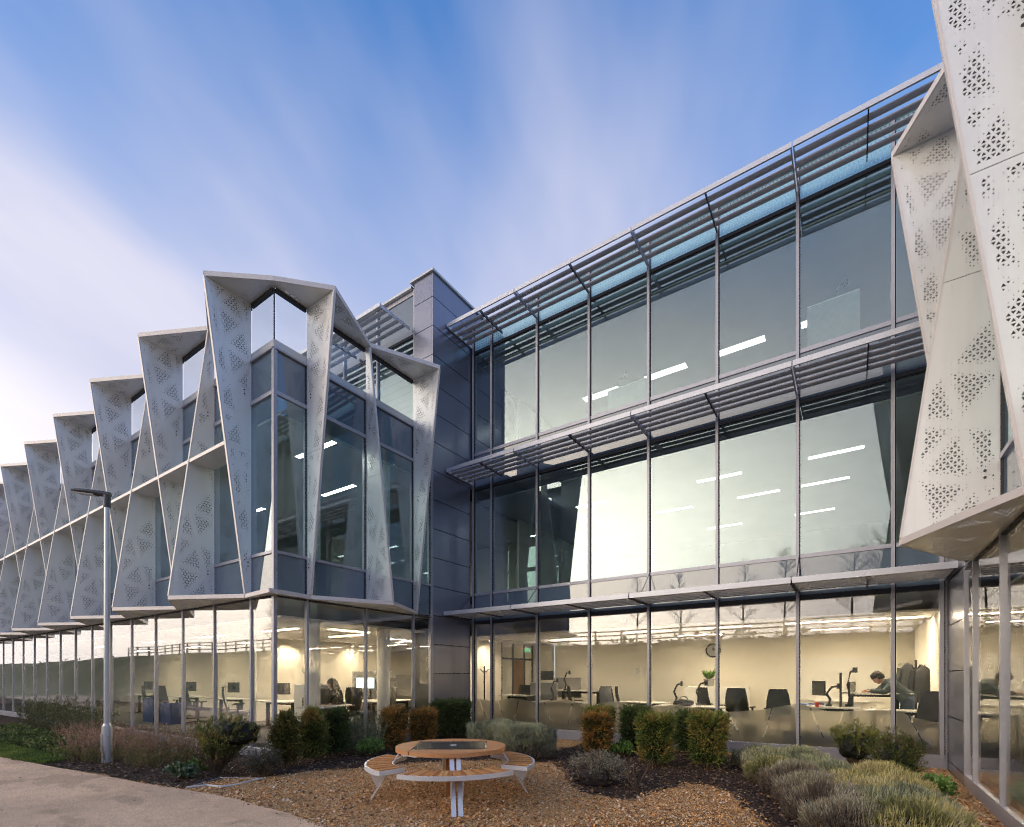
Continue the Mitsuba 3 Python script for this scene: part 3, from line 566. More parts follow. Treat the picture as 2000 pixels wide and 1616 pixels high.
def sprays(cx, cy, rx, ry, z0, z1, nt, cols, seed, L=0.055, Wd=0.016, nl=26, up=0.5, base=(0, 0), stem_r=0.005):
    """a loose shrub: twigs fanning out, each feathered with leaves along its outer part"""
    r = np.random.default_rng(seed); PP, DD, st = [], [], []
    for _ in range(nt):
        a = r.random() * 2 * PI; e = math.sqrt(r.random()); zt = z0 + (z1 - z0) * (0.25 + 0.75 * r.random() ** .7) * (1 - .35 * e * e)
        tip = np.array([cx + rx * e * math.cos(a), cy + ry * e * math.sin(a), zt]); b = np.array([cx + base[0] + r.normal(0, .03), cy + base[1] + r.normal(0, .03), 0.0])
        md = b * .45 + tip * .55 + np.array([0, 0, (zt - 0) * 0.16]) + r.normal(0, .03, 3)
        t = np.linspace(0, 1, 9)[:, None]; c = (1 - t) ** 2 * b + 2 * t * (1 - t) * md + t * t * tip
        st.append(tube(c, np.linspace(stem_r * 1.6, stem_r * .5, 9), 4, False))
        u = 0.38 + 0.62 * r.random(nl); q = (1 - u[:, None]) ** 2 * b + 2 * u[:, None] * (1 - u[:, None]) * md + u[:, None] ** 2 * tip
        g = 2 * (1 - u[:, None]) * (md - b) + 2 * u[:, None] * (tip - md); g /= np.linalg.norm(g, axis=1, keepdims=True) + 1e-9
        PP.append(q + r.normal(0, .012, (nl, 3))); DD.append(g * .7 + r.normal(0, .6, (nl, 3)) + [0, 0, up * .4])
    P = np.vstack(PP); D = np.vstack(DD)
    return needles(P, D, L, Wd, pal(cols, len(P), P, r, 5, seed), r), st
LAVS = [(0.134, 0.141, 0.089), (0.241, 0.258, 0.165), (0.384, 0.395, 0.266), (0.295, 0.283, 0.136), (0.464, 0.455, 0.301)]
LAVY = [(0.149, 0.147, 0.058), (0.275, 0.264, 0.1), (0.455, 0.392, 0.158), (0.54, 0.48, 0.251), (0.423, 0.373, 0.2)]
LAVM = [(.13, .10, .075), (.23, .18, .13), (.34, .28, .20), (.27, .26, .16), (.42, .37, .28)]
LAVM_ = [(0.12, 0.096, 0.093), (0.216, 0.168, 0.157), (0.328, 0.264, 0.24), (0.256, 0.24, 0.176), (0.432, 0.368, 0.32)]
def lavender(cx, cy, rx, ry, h, cols, seed, n=5200, label='', group=None, name='lavender_bush', box_=False):
    """a dome of thin upright shoots"""
    r = np.random.default_rng(seed); a = r.random(n) * 2 * PI; e = np.sqrt(r.random(n))
    cs, sn = np.cos(a), np.sin(a); q = 3.5 if box_ else 2.0; R = 1 / (np.abs(cs) ** q + np.abs(sn) ** q) ** (1 / q)
    side = r.random(n) < .42; e = np.where(side, .90 + .10 * r.random(n), e)
    prof = (1 - e ** (5 if box_ else 2.6)) ** .6
    z = h * (prof * .92) * np.where(side, r.random(n) ** .7, 1)
    z = np.where(side, h * .88 * r.random(n) * (1 if box_ else .75), z)
    P = np.stack([cx + cs * R * e * rx, cy + sn * R * e * ry, z], 1)
    P[:, 2] += (meshkit.fbm(P * 4 + seed, 3) - .5) * .30 * h; P[:, 2] = np.maximum(P[:, 2], .02)
    D = np.stack([cs * e * .55, sn * e * .55, np.full(n, .95)], 1) + r.normal(0, .26, (n, 3))
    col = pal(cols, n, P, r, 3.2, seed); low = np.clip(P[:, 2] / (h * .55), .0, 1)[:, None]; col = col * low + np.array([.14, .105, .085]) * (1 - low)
    parts = [needles(P, D, .085, .0115, col, r)]
    m = n // 2; i = r.integers(0, n, m); parts.append(needles(P[i] + [0, 0, .03], D[i] + [0, 0, .4], .10, .008, col[i] * 1.15, r))
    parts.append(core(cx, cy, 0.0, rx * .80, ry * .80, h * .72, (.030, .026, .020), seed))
    return plant(name, label, 'lavender', group, parts)
q_ = scatter(1400, r_, lambda x, y: (open_(x, y) | contains_xy(MU, x, y)) & ~contains_xy(path_poly, x, y), 10); P_ = np.c_[q_, np.full(len(q_), .016)]
v, f, c = needles(P_, r_.normal(size=(len(q_), 3)) * [1, 1, .25] + [0, 0, .1], .06, .035, np.array([[.20, .10, .04], [.32, .19, .08], [.12, .07, .03]])[r_.integers(0, 3, len(q_))], r_, .4)
put('fallen_leaves', (v, f), 'leaf', color=c, kind='stuff', label='dry brown leaves scattered over the gravel and mulch', cat='leaves')
# clipped yews, in the rows they stand in
YG = 'clipped yew shrubs in the courtyard beds'
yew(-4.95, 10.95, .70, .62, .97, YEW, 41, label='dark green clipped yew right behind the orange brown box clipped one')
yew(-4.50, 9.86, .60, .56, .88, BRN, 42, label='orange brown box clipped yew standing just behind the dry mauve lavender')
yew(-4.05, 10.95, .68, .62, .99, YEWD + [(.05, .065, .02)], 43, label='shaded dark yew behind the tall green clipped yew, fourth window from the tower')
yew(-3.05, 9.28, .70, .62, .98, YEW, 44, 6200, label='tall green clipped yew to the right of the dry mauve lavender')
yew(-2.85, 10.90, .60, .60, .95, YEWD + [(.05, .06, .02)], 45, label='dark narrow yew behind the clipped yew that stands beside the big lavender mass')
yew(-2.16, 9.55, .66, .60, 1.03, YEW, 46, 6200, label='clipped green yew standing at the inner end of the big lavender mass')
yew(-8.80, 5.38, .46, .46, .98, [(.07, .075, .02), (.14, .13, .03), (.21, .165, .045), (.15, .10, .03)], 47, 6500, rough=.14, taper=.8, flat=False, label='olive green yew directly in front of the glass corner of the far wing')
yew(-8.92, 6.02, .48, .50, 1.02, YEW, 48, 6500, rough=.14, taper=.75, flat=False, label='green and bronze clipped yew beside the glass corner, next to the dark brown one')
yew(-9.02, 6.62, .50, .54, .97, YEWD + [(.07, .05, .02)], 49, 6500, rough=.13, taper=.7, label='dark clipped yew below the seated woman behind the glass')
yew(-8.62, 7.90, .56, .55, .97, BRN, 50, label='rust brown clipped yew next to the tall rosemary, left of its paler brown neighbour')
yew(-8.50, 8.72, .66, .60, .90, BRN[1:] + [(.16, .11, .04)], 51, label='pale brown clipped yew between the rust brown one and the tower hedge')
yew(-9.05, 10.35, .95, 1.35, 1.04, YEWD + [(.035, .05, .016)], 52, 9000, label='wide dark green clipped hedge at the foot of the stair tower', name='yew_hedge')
s_, t_ = sprays(-8.98, 4.42, .58, .52, .45, 1.08, 210, YEW, 53, nl=34, base=(-.1, -.15), stem_r=.004); s2_, t2_ = sprays(-9.1, 4.25, .42, .38, .16, .62, 70, [(.07, .05, .02), (.12, .075, .035), (.08, .075, .03)], 54, nl=10, base=(.02, 0), stem_r=.004)
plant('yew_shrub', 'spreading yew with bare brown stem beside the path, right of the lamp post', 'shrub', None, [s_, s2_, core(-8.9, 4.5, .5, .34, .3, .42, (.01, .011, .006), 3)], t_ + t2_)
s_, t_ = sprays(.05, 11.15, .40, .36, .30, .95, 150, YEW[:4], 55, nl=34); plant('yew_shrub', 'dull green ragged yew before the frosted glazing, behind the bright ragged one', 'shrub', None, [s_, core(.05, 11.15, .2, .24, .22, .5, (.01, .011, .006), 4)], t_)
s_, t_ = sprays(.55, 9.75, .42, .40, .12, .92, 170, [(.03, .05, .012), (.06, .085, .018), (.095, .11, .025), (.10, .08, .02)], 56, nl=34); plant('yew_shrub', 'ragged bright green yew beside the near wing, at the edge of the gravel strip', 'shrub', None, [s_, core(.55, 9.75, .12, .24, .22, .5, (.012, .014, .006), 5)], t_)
GRN = [(0.062, 0.124, 0.026), (0.124, 0.228, 0.046), (0.186, 0.31, 0.072), (0.103, 0.186, 0.054)]
def leafy(cx, cy, rx, ry, h, seed, label, cols=GRN, nt=60, L=.055, Wd=.032, name='leafy_plant', cat_='plant'):
    s, t = sprays(cx, cy, rx, ry, .05, h, nt, cols, seed, L=L, Wd=Wd, nl=22, stem_r=.003); return plant(name, label, cat_, None, [s], t)
leafy(.93, 9.05, .26, .30, .34, 61, 'low bright green leafy plant on the gravel strip in front of the near wing', nt=90)
leafy(-4.05, 10.1, .30, .26, .36, 62, 'low bright green perennial between the brown and the tall green clipped yews')
leafy(-8.42, 7.05, .34, .30, .46, 63, 'dense green box plant at the foot of the tall rosemary', nt=110, L=.04, Wd=.02)
leafy(-9.25, 3.80, .34, .22, .24, 64, 'variegated ivy creeping over the mulch beside the path', [(.06, .10, .04), (.14, .19, .10), (.24, .27, .17)], nt=46, L=.06, Wd=.045)
leafy(-9.75, 4.35, .30, .20, .2, 65, 'small clump of green ground cover in the mulch right of the lamp post', nt=40)
ROSE = [(0.075, 0.105, 0.06), (0.135, 0.18, 0.09), (0.195, 0.24, 0.135), (0.15, 0.165, 0.09)]
def upright(cx, cy, rx, ry, h, seed, label, cols, ns=70, L=.04, Wd=.008, nl=40, name='rosemary_bush', cat_='shrub', group=None, lean=.12, tips=None):
    r = np.random.default_rng(seed); PP, DD, st, cc = [], [], [], []
    for _ in range(ns):
        a = r.random() * 2 * PI; e = math.sqrt(r.random()); b = np.array([cx + rx * e * math.cos(a), cy + ry * e * math.sin(a), 0]); hh = h * (.55 + .45 * r.random()) * (1 - .25 * e)
        d = np.array([math.cos(a) * e * lean * 2 + r.normal(0, lean), math.sin(a) * e * lean * 2 + r.normal(0, lean), 1.0]); u = r.random(nl) ** .8
        P = b + d * hh * u[:, None] + r.normal(0, .006, (nl, 3)); PP.append(P); DD.append(d + r.normal(0, .5, (nl, 3)))
        c = pal(cols, nl, P, r, 6, seed)
        if tips is not None: k = u > .62; c[k] = pal(tips, int(k.sum()), P[k], r, 6, seed) if k.any() else c[k]
        cc.append(c); st.append(tube([b, b + d * hh], [.004, .0015], 3, False))
    P = np.vstack(PP); return plant(name, label, cat_, group, [needles(P, np.vstack(DD), L, Wd, np.vstack(cc), r)], st)
upright(-9.0, 7.40, .40, .36, 1.08, 66, 'tall pale green rosemary growing against the glazing of the far wing', [(.13, .16, .09), (.20, .24, .13), (.27, .31, .19)], 150, L=.05, Wd=.011)
upright(-9.28, 9.75, .20, .30, 1.15, 67, 'thin upright rosemary behind the hedge at the tower glazing', ROSE, 34)
s_, t_ = sprays(-8.25, 4.62, .36, .32, .05, .56, 130, [(.07, .075, .05), (.12, .12, .085), (.15, .13, .10)], 68, L=.045, Wd=.010, nl=30); plant('rosemary_bush', 'low greyish bush between the spreading yew and the gravel', 'shrub', None, [s_], t_)
upright(-19.5, 4.75, 3.8, .50, 1.25, 69, 'tall green grasses growing along the foot of the far wing at its receding end', [(.06, .08, .03), (.10, .12, .045), (.13, .13, .06)], 260, L=.12, Wd=.012, nl=24, name='tall_grass', cat_='grass', lean=.08)
PINK = [(0.3, 0.16, 0.112), (0.413, 0.244, 0.169), (0.5, 0.319, 0.225), (0.263, 0.169, 0.094)]
HG = [(0.118, 0.14, 0.052), (0.199, 0.211, 0.07), (0.305, 0.281, 0.083), (0.234, 0.175, 0.083)]
upright(-11.15, 4.25, .95, .55, .84, 70, 'reddish brown flowering clump just right of the lamp post', HG, 260, L=.035, Wd=.012, nl=44, name='flowering_clump', cat_='plant', tips=PINK + [(.26, .20, .07)])
upright(-12.75, 3.62, .75, .42, .70, 71, 'reddish brown flowering clump to the left of the lamp post base', HG, 190, L=.035, Wd=.012, nl=40, name='flowering_clump', cat_='plant', tips=PINK)
upright(-15.6, 4.5, 2.2, .55, .66, 72, 'row of pinkish brown seed heads behind the green ground cover', HG, 300, L=.035, Wd=.013, nl=34, name='flowering_clump', cat_='plant', tips=PINK)
def cover(name, label, poly, n, L, Wd, cols, seed, zh):
    r = np.random.default_rng(seed); x0, y0, x1, y1 = poly.bounds; q = np.stack([x0 + (x1 - x0) * r.random(n * 2), y0 + (y1 - y0) * r.random(n * 2)], 1); q = q[contains_xy(poly, q[:, 0], q[:, 1])][:n]; n = len(q)
    P = np.c_[q, zh * meshkit.fbm(np.c_[q * 2.2, q[:, :1] * 0 + seed], 3) * (0.3 + .7 * r.random(n))]
    v, f, c = needles(P, np.array([0, 0, 1.0]) + r.normal(0, .6, (n, 3)), L, Wd, pal(cols, n, P, r, 2.5, seed), r)
    return put(name, (v, f), 'leaf', color=c, kind='stuff', label=label, cat='grass' if name == 'lawn' else 'ground cover')
cover('lawn', 'short bright green grass between the path and the planting bed', ragged(Polygon([(-22, 2.05), (-14.9, 2.62), (-12.9, 2.86), (-13.1, 3.25), (-15.2, 3.3), (-22, 2.9)]), .07, .15, 9), 26000, .075, .012, [(.10, .15, .03), (.16, .22, .04), (.22, .26, .06)], 73, .03)
cover('ground_cover', 'mat of low green leaves spreading behind the lawn', ragged(Polygon([(-22, 2.9), (-15.2, 3.3), (-13.2, 3.25), (-13.2, 3.9), (-15, 4.3), (-22, 4.2)]), .1, .15, 10), 15000, .075, .04, [(.07, .10, .028), (.12, .155, .04), (.19, .20, .06)], 74, .34)
# lavender
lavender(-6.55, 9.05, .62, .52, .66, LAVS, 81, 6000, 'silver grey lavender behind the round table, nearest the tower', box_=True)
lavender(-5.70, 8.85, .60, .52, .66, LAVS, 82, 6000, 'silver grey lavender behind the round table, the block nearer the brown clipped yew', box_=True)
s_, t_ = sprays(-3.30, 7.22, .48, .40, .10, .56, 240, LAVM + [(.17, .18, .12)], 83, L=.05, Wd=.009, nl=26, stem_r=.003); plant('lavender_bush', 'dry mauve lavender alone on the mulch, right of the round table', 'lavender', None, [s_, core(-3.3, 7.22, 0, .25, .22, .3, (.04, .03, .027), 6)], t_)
bt = []
rr_ = np.random.default_rng(8)
for i in range(9):
    b = np.array([-2.62, 7.10, 0]); a = rr_.normal(0, .5, 2); tip = b + [a[0] * .4, a[1] * .3, .35 + .2 * rr_.random()]
    bt.append(tube([b, b * .5 + tip * .5 + rr_.normal(0, .04, 3), tip], [.009, .006, .003], 5, False))
put('bare_shrub', cat(bt), 'twig', label='bare brown twigs sticking up beside the dry mauve lavender', cat='shrub')
LG = 'mounds of the big lavender mass in the foreground bed'
ROWN = ['farthest row', 'second farthest row', 'third farthest row', 'middle row', 'third nearest row', 'second nearest row', 'nearest row']
ROWS = [(10.25, (-1.45, -.75)), (9.6, (-1.18, -.48)), (9.0, (-.88, -.24, .26)), (8.3, (-.68, -.06, .44)), (7.6, (-.42, .14, .56)), (6.95, (-.22, .30, .64)), (6.3, (.02, .50))]
r_l = np.random.default_rng(77)
for i, (y, xs) in enumerate(ROWS):
    for j, x in enumerate(xs):
        side = 'gravel side' if j == 0 else 'side towards the near wing' if j == len(xs) - 1 else 'in the middle'
        tone, c = (('silver grey', LAVS), ('yellowish green', LAVY), ('mauve brown', LAVM))[0 if i < 2 else (2 if (j == 0 and i > 2) else (0 if (i + j) % 3 == 0 else 1))]
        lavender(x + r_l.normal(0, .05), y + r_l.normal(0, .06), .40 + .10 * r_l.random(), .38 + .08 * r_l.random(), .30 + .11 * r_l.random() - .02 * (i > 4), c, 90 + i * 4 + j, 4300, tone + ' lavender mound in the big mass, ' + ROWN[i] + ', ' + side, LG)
# ------------------------------------------------------------------ lamp post
mat('galv', tw(prin(rain((0.50, 0.51, 0.53), 0.10), 0.4, 0.5)))
LP = thing('lamp_post', 'grey street lamp post with a flat dark head in front of the far wing', 'lamp post')
lx, ly = -12.15, 3.66
put('pole', tube([(lx, ly, .74), (lx, ly, 5.08)], [.052, .048], 16), 'galv', LP, smooth=40)
put('base', tube([(lx, ly, 0), (lx, ly, .70), (lx, ly, .77)], [.088, .088, .054], 18), 'galv', LP, smooth=35)
put('access_door', box(lx - .035, lx + .035, ly - .094, ly - .082, .22, .58), 'galv', LP)
put('spigot', tube([(lx, ly, 5.03), (lx, ly, 5.27)], [.062, .062], 14), 'steel', LP, smooth=40)
hd = np.array([-.82, -.57, .12]); hd /= np.linalg.norm(hd)
g_ = []
for s, (w, t) in ((-.06, (.05, .05)), (.10, (.07, .055)), (.30, (.115, .05)), (.55, (.115, .04)), (.66, (.07, .02))):
    c_ = np.array([lx, ly, 5.29]) + hd * s; sd = np.cross(hd, [0, 0, 1]); sd /= np.linalg.norm(sd)
    a = np.arange(12) * 2 * PI / 12; g_.append(c_ + np.cos(a)[:, None] * sd * w + np.sin(a)[:, None] * np.array([0, 0, t]))
gv = np.vstack(g_); gf = [[i * 12 + j, i * 12 + (j + 1) % 12, (i + 1) * 12 + (j + 1) % 12, (i + 1) * 12 + j] for i in range(4) for j in range(12)]
gf = np.array(gf); gf = np.vstack([gf[:, [0, 1, 2]], gf[:, [0, 2, 3]], [[0, j + 1, j] for j in range(1, 11)], [[48, 48 + j, 49 + j] for j in range(1, 11)]])
hk = put('lamp_head', (gv, gf), 'steel', LP, smooth=40)
put('lens', beam(np.array([lx, ly, 5.243]) + hd * .22, np.array([lx, ly, 5.243]) + hd * .58, .15, .012), 'lens', hk) if mat('lens', tw(prin((.30, .30, .30), .2))) is None else 0
# ------------------------------------------------------------------ round picnic table
def wood(c, along):
    c = mi.Color3f(*c)
    def fn(p, n, uv):
        x, y = p.x - TC[0], p.y - TC[1]
        u, v_ = (x * along[0] + y * along[1]), (-x * along[1] + y * along[0])
        gr = mikit.fbm(u * 2.2, v_ * 55, p.z * 9, 4); b = mikit.fbm(u * .8, v_ * 7, 2, 2)
        return c * (0.72 + 0.42 * gr + 0.18 * b)
    return mikit.proc(fn)
TC = (-4.70, 5.38); TH, SH = .715, .505
mat('teak', tw(prin(wood((0.52, 0.24, 0.095), (.82, .57)), 0.5)))
for q in range(4): mat('slat%d' % q, tw(prin(grain([(.56, .25, .085), (.46, .19, .06), (.62, .32, .12), (.38, .15, .05)][q], .30, 30), .75, spec=.2)))
mat('alu', tw(prin(rain((0.78, 0.78, 0.79), .05), 0.35, 0.4)))
mat('black_panel', tw({'type': 'blendbsdf', 'weight': .12, 'a': prin((.012, .012, .013), .35), 'b': {'type': 'conductor', 'material': 'Al'}}))
PT = thing('picnic_table', 'round wooden picnic table with black inset panel and curved slatted benches', 'table')
RT, RI, RO = .775, .80, 1.185
A0 = math.atan2(4.59 - 5.38, -3.91 + 4.70)                                 # direction of the front leg
ux, uy = math.cos(YAW), math.sin(YAW)
inset = sbox(-.50, -.40, .50, .46)
disc = Point(0, 0).buffer(RT, 48)
def tw_(poly, z0, z1): m = prism(affinity.translate(affinity.rotate(poly, math.degrees(YAW) + 2, origin=(0, 0)), *TC), z0, z1); return m
lft = disc.intersection(sbox(-2, -2, -.503, 2)); mid = disc.intersection(sbox(-.4985, -2, 2, 2)).difference(inset.buffer(.002, join_style=2))
put('tabletop_board', tw_(lft.buffer(-.003), TH - .055, TH), 'teak', PT); put('tabletop_board', tw_(mid.buffer(-.003), TH - .055, TH), 'teak', PT)
bp = put('inset_panel', tw_(inset, TH - .03, TH - .002), 'black_panel', PT)
put('cap', tube([(TC[0] + .02, TC[1] + .03, TH - .002), (TC[0] + .02, TC[1] + .03, TH + .006)], .045, 20), 'alu', bp)
put('underframe', tw_(Point(0, 0).buffer(.62, 32).difference(Point(0, 0).buffer(.56, 32)), TH - .085, TH - .057), 'alu', PT)
def arc(r0, r1, a0, a1, n=16):
    t = np.linspace(a0, a1, n); return Polygon(np.vstack([np.c_[r0 * np.cos(t), r0 * np.sin(t)], np.c_[r1 * np.cos(t[::-1]), r1 * np.sin(t[::-1])]]))
gaps = [A0 + PI / 4 + k * PI / 2 for k in range(4)]
for k in range(4):
    c0 = A0 + k * PI / 2; span = 0.655
    seat = put('bench_frame', prism(affinity.translate(union_all([arc(RO - .028, RO, c0 - span, c0 + span), arc(RI, RI + .022, c0 - span, c0 + span), arc(RI, RO, c0 - span, c0 - span + .022, 3), arc(RI, RO, c0 + span - .022, c0 + span, 3), arc(RI, RO, c0 - .012, c0 + .012, 3)]), *TC), SH - .055, SH - .001), 'alu', PT)
    ns = 24
    for i in range(ns):
        a = c0 - span + .026 + (2 * span - .052) * (i + .5) / ns; hw = (2 * span - .052) / ns / 2 * .88
        put('slat', prism(affinity.translate(arc(RI + .024, RO - .031, a - hw, a + hw, 3), *TC), SH - .028, SH + .004 + .001 * (i % 3)), 'slat%d' % ((i * 7 + k * 3 + (i // 3)) % 4), seat)
    # twin flat legs leaning from the table edge down through the bench to the ground
    d = np.array([math.cos(c0), math.sin(c0)]); s = np.array([-d[1], d[0]])
    for o in (-1, 1):
        p0 = np.array([*(np.array(TC) + d * 1.10 + s * .042 * o), 0.0]); p1 = np.array([*(np.array(TC) + d * .70 + s * .042 * o), TH - .05])
        put('leg', beam(p0, p1, .055 if False else .058, .016, up=(d[0], d[1], 0)), 'alu', PT)
        p2 = np.array([*(np.array(TC) + d * (RO - .05) + s * .066 * o), SH - .056]); 
        put('seat_arm', (np.array([[*(np.array(TC) + d * 0.85 + s * .066 * o), SH - .11], [*(np.array(TC) + d * (RO - .03) + s * .066 * o), SH - .057], [*(np.array(TC) + d * .86 + s * .066 * o), SH - .057], [*(np.array(TC) + d * 1.02 + s * .066 * o), .18],
            [*(np.array(TC) + d * 0.85 + s * .075 * o), SH - .11], [*(np.array(TC) + d * (RO - .03) + s * .075 * o), SH - .057], [*(np.array(TC) + d * .86 + s * .075 * o), SH - .057], [*(np.array(TC) + d * 1.02 + s * .075 * o), .18]]),
            np.array([[0, 3, 1], [0, 1, 2], [4, 5, 7], [4, 6, 5], [1, 3, 7], [1, 7, 5], [3, 0, 4], [3, 4, 7], [2, 1, 5], [2, 5, 6], [0, 2, 6], [0, 6, 4]])), 'alu', PT)
put('pedestal', tw_(union_all([sbox(-.07, -.05, -.015, .05), sbox(.015, -.05, .07, .05)]), 0, TH - .06), 'slat3', PT)
# ------------------------------------------------------------------ bank behind the camera: fence, bare trees (seen in the glass)
FN = thing('rail_fence', 'wooden post and rail fence on the bank top, seen mirrored in the glazing', 'fence')
bx = np.arange(-78, 32, 2.4)
zb_ = lambda x, y: float(4.3 * sm(-5.5, -14.5, np.array(y)) + 0.5 * (meshkit.fbm(np.array([x * .06, y * .06, 0.0]), 3) - .5))
mat('weathered', tw(prin(grain((.30, .26, .21), .2, 5), .9)))
for i, x in enumerate(bx): put('post', box(x - .06, x + .06, -14.86, -14.74, zb_(x, -14.8) - .1, zb_(x, -14.8) + 1.15), 'weathered', FN)
for i in range(len(bx) - 1):
    for hz in (.35, .72, 1.05): put('rail', beam((bx[i], -14.69, zb_(bx[i], -14.8) + hz), (bx[i + 1], -14.69, zb_(bx[i + 1], -14.8) + hz), .035, .10), 'weathered', FN)
def bare_tree(x, y, h, seed, label, spread=.30, group='young bare trees on the bank, mirrored in the glazing'):
    r = np.random.default_rng(seed); br = []; z0 = zb_(x, y)
    tr = tube([(x, y, z0 - .2), (x + .03, y, z0 + h * .4), (x + r.normal(0, .05), y, z0 + h * .75), (x, y, z0 + h)], [.07, .055, .035, .012], 7)
    for i in range(46):
        u = .22 + .72 * r.random(); a = r.random() * 2 * PI; L = h * spread * (1.15 - u) * (.6 + .6 * r.random()); b = np.array([x, y, z0 + h * u]); dd = np.array([math.cos(a) * .8, math.sin(a) * .8, .75]); e = b + dd * L
        br.append(tube([b, b * .5 + e * .5 + r.normal(0, .04, 3) * L, e], [.016, .011, .006], 4, False))
        for j in range(8):
            q = b + dd * L * (.3 + .7 * r.random()); d2 = dd + r.normal(0, .6, 3); br.append(tube([q, q + d2 * L * .32], [.009, .004], 3, False))
    k = thing('bare_tree', label, 'tree', group); put('trunk', tr, 'twig', k); put('crown', cat(br), 'twig', k)
for i, (x, y, h, sp) in enumerate([(-22.3, -17, 5.2, .3), (-15, -17, 6, .3), (-11.5, -17.5, 5.4, .32), (-6.8, -17, 6, .3), (-3.9, -16.5, 6.2, .34), (.3, -16.5, 5.8, .34), (2.2, -18, 7, .62), (-31, -18, 6, .3), (-40, -20, 6.5, .3), (-52, -19, 6, .3), (6.5, -17, 6, .4)]):
    bare_tree(x, y, h * 1.05, 200 + i, 'leafless tree mirrored in ' + ['the third window of the flat block', 'the fifth window of the flat block', 'the fifth window near the plant on the white cabinet', 'the window with the wide black chair', 'the window with the red cup', 'the window above the bent man', 'the last window, the broad one beside the near wing', 'the far wing right of the spreading yew', 'the far wing behind the spreading yew', 'the far wing near the lamp post', 'the glazing of the near wing'][i], sp)
r = np.random.default_rng(31); hx = np.linspace(-420, 60, 420); P = []
for k in range(16000):
    x = -420 + 480 * r.random(); y = -95 + 8 * r.normal(); P.append((x, y, (4.0 + 2.2 * meshkit.noise(np.array([x * .11, 0, 0])) + 1.5 * meshkit.noise(np.array([x * .7, 3, 0]))) * r.random() + 4.2))
P = np.array(P); v, f, c = needles(P, r.normal(size=(len(P), 3)), 1.6, .9, pal([(.018, .022, .012), (.03, .035, .018), (.05, .042, .028)], len(P), P * .05, r), r)
put('far_hedgerow', (v, f), 'leaf', color=c, kind='stuff', label='dark line of far trees beyond the bank, seen only mirrored in the far wing', cat='trees')
# ------------------------------------------------------------------ office interiors
mat('desk', tw(prin((.55, .53, .50), .45))); mat('black', tw(prin((.018, .018, .020), .45))); mat('mesh', tw(prin((.030, .030, .033), .8)))
mat('fabric', tw(prin(grain((.045, .046, .05), .2, 30), .95))); mat('greyp', tw(prin(grain((.30, .29, .28), .1, 20), .95))); mat('white', tw(prin((.72, .70, .66), .5)))
mat('screen_on', tw(prin((.02, .02, .02), .3))); mat('blue', tw(prin((.012, .05, .20), .4))); mat('red', tw(prin((.60, .06, .03), .4))); mat('wglass', {'type': 'thindielectric', 'int_ior': 1.5})
mat('skin', tw(prin((.42, .22, .15), .55))); mat('hair', tw(prin(grain((.018, .011, .008), .3, 40), .6))); mat('denim', tw(prin(grain((.05, .065, .10), .15, 30), .9))); mat('hoodie', tw(prin(grain((.055, .07, .075), .15, 30), .95)))
def floral(p, n, uv):
    d1, d2, r = mikit.voronoi(p.x * 22 + p.y * 13, p.z * 22)
    return mikit.mix(mikit.mix((.45, .16, .14), (.55, .45, .38), r), (.012, .012, .016), mikit.smoothstep(.14, .2, d1))
mat('floral', tw(prin(mikit.proc(floral), .85)))
FL = .281
def R3(x, y, rot, z=FL):
    c, s = math.cos(rot), math.sin(rot); m = np.eye(4); m[:2, :2] = [[c, -s], [s, c]]; m[:3, 3] = [x, y, z]; return m
def desk(x, y, rot, w, d, h, label):
    k = thing('desk', label, 'desk'); m = R3(x, y, rot)
    put('top', xf(box(-w / 2, w / 2, -d / 2, d / 2, h - .025, h), m), 'desk', k)
    for s in (-1, 1):
        put('leg', xf(box(s * (w / 2 - .18) - .035, s * (w / 2 - .18) + .035, -.04, .04, .03, h - .026), m), 'black', k)
        put('foot', xf(box(s * (w / 2 - .18) - .04, s * (w / 2 - .18) + .04, -d * .42, d * .42, 0, .03), m), 'black', k)
    put('crossbar', xf(box(-w / 2 + .22, w / 2 - .22, -.025, .025, h - .10, h - .05), m), 'black', k)
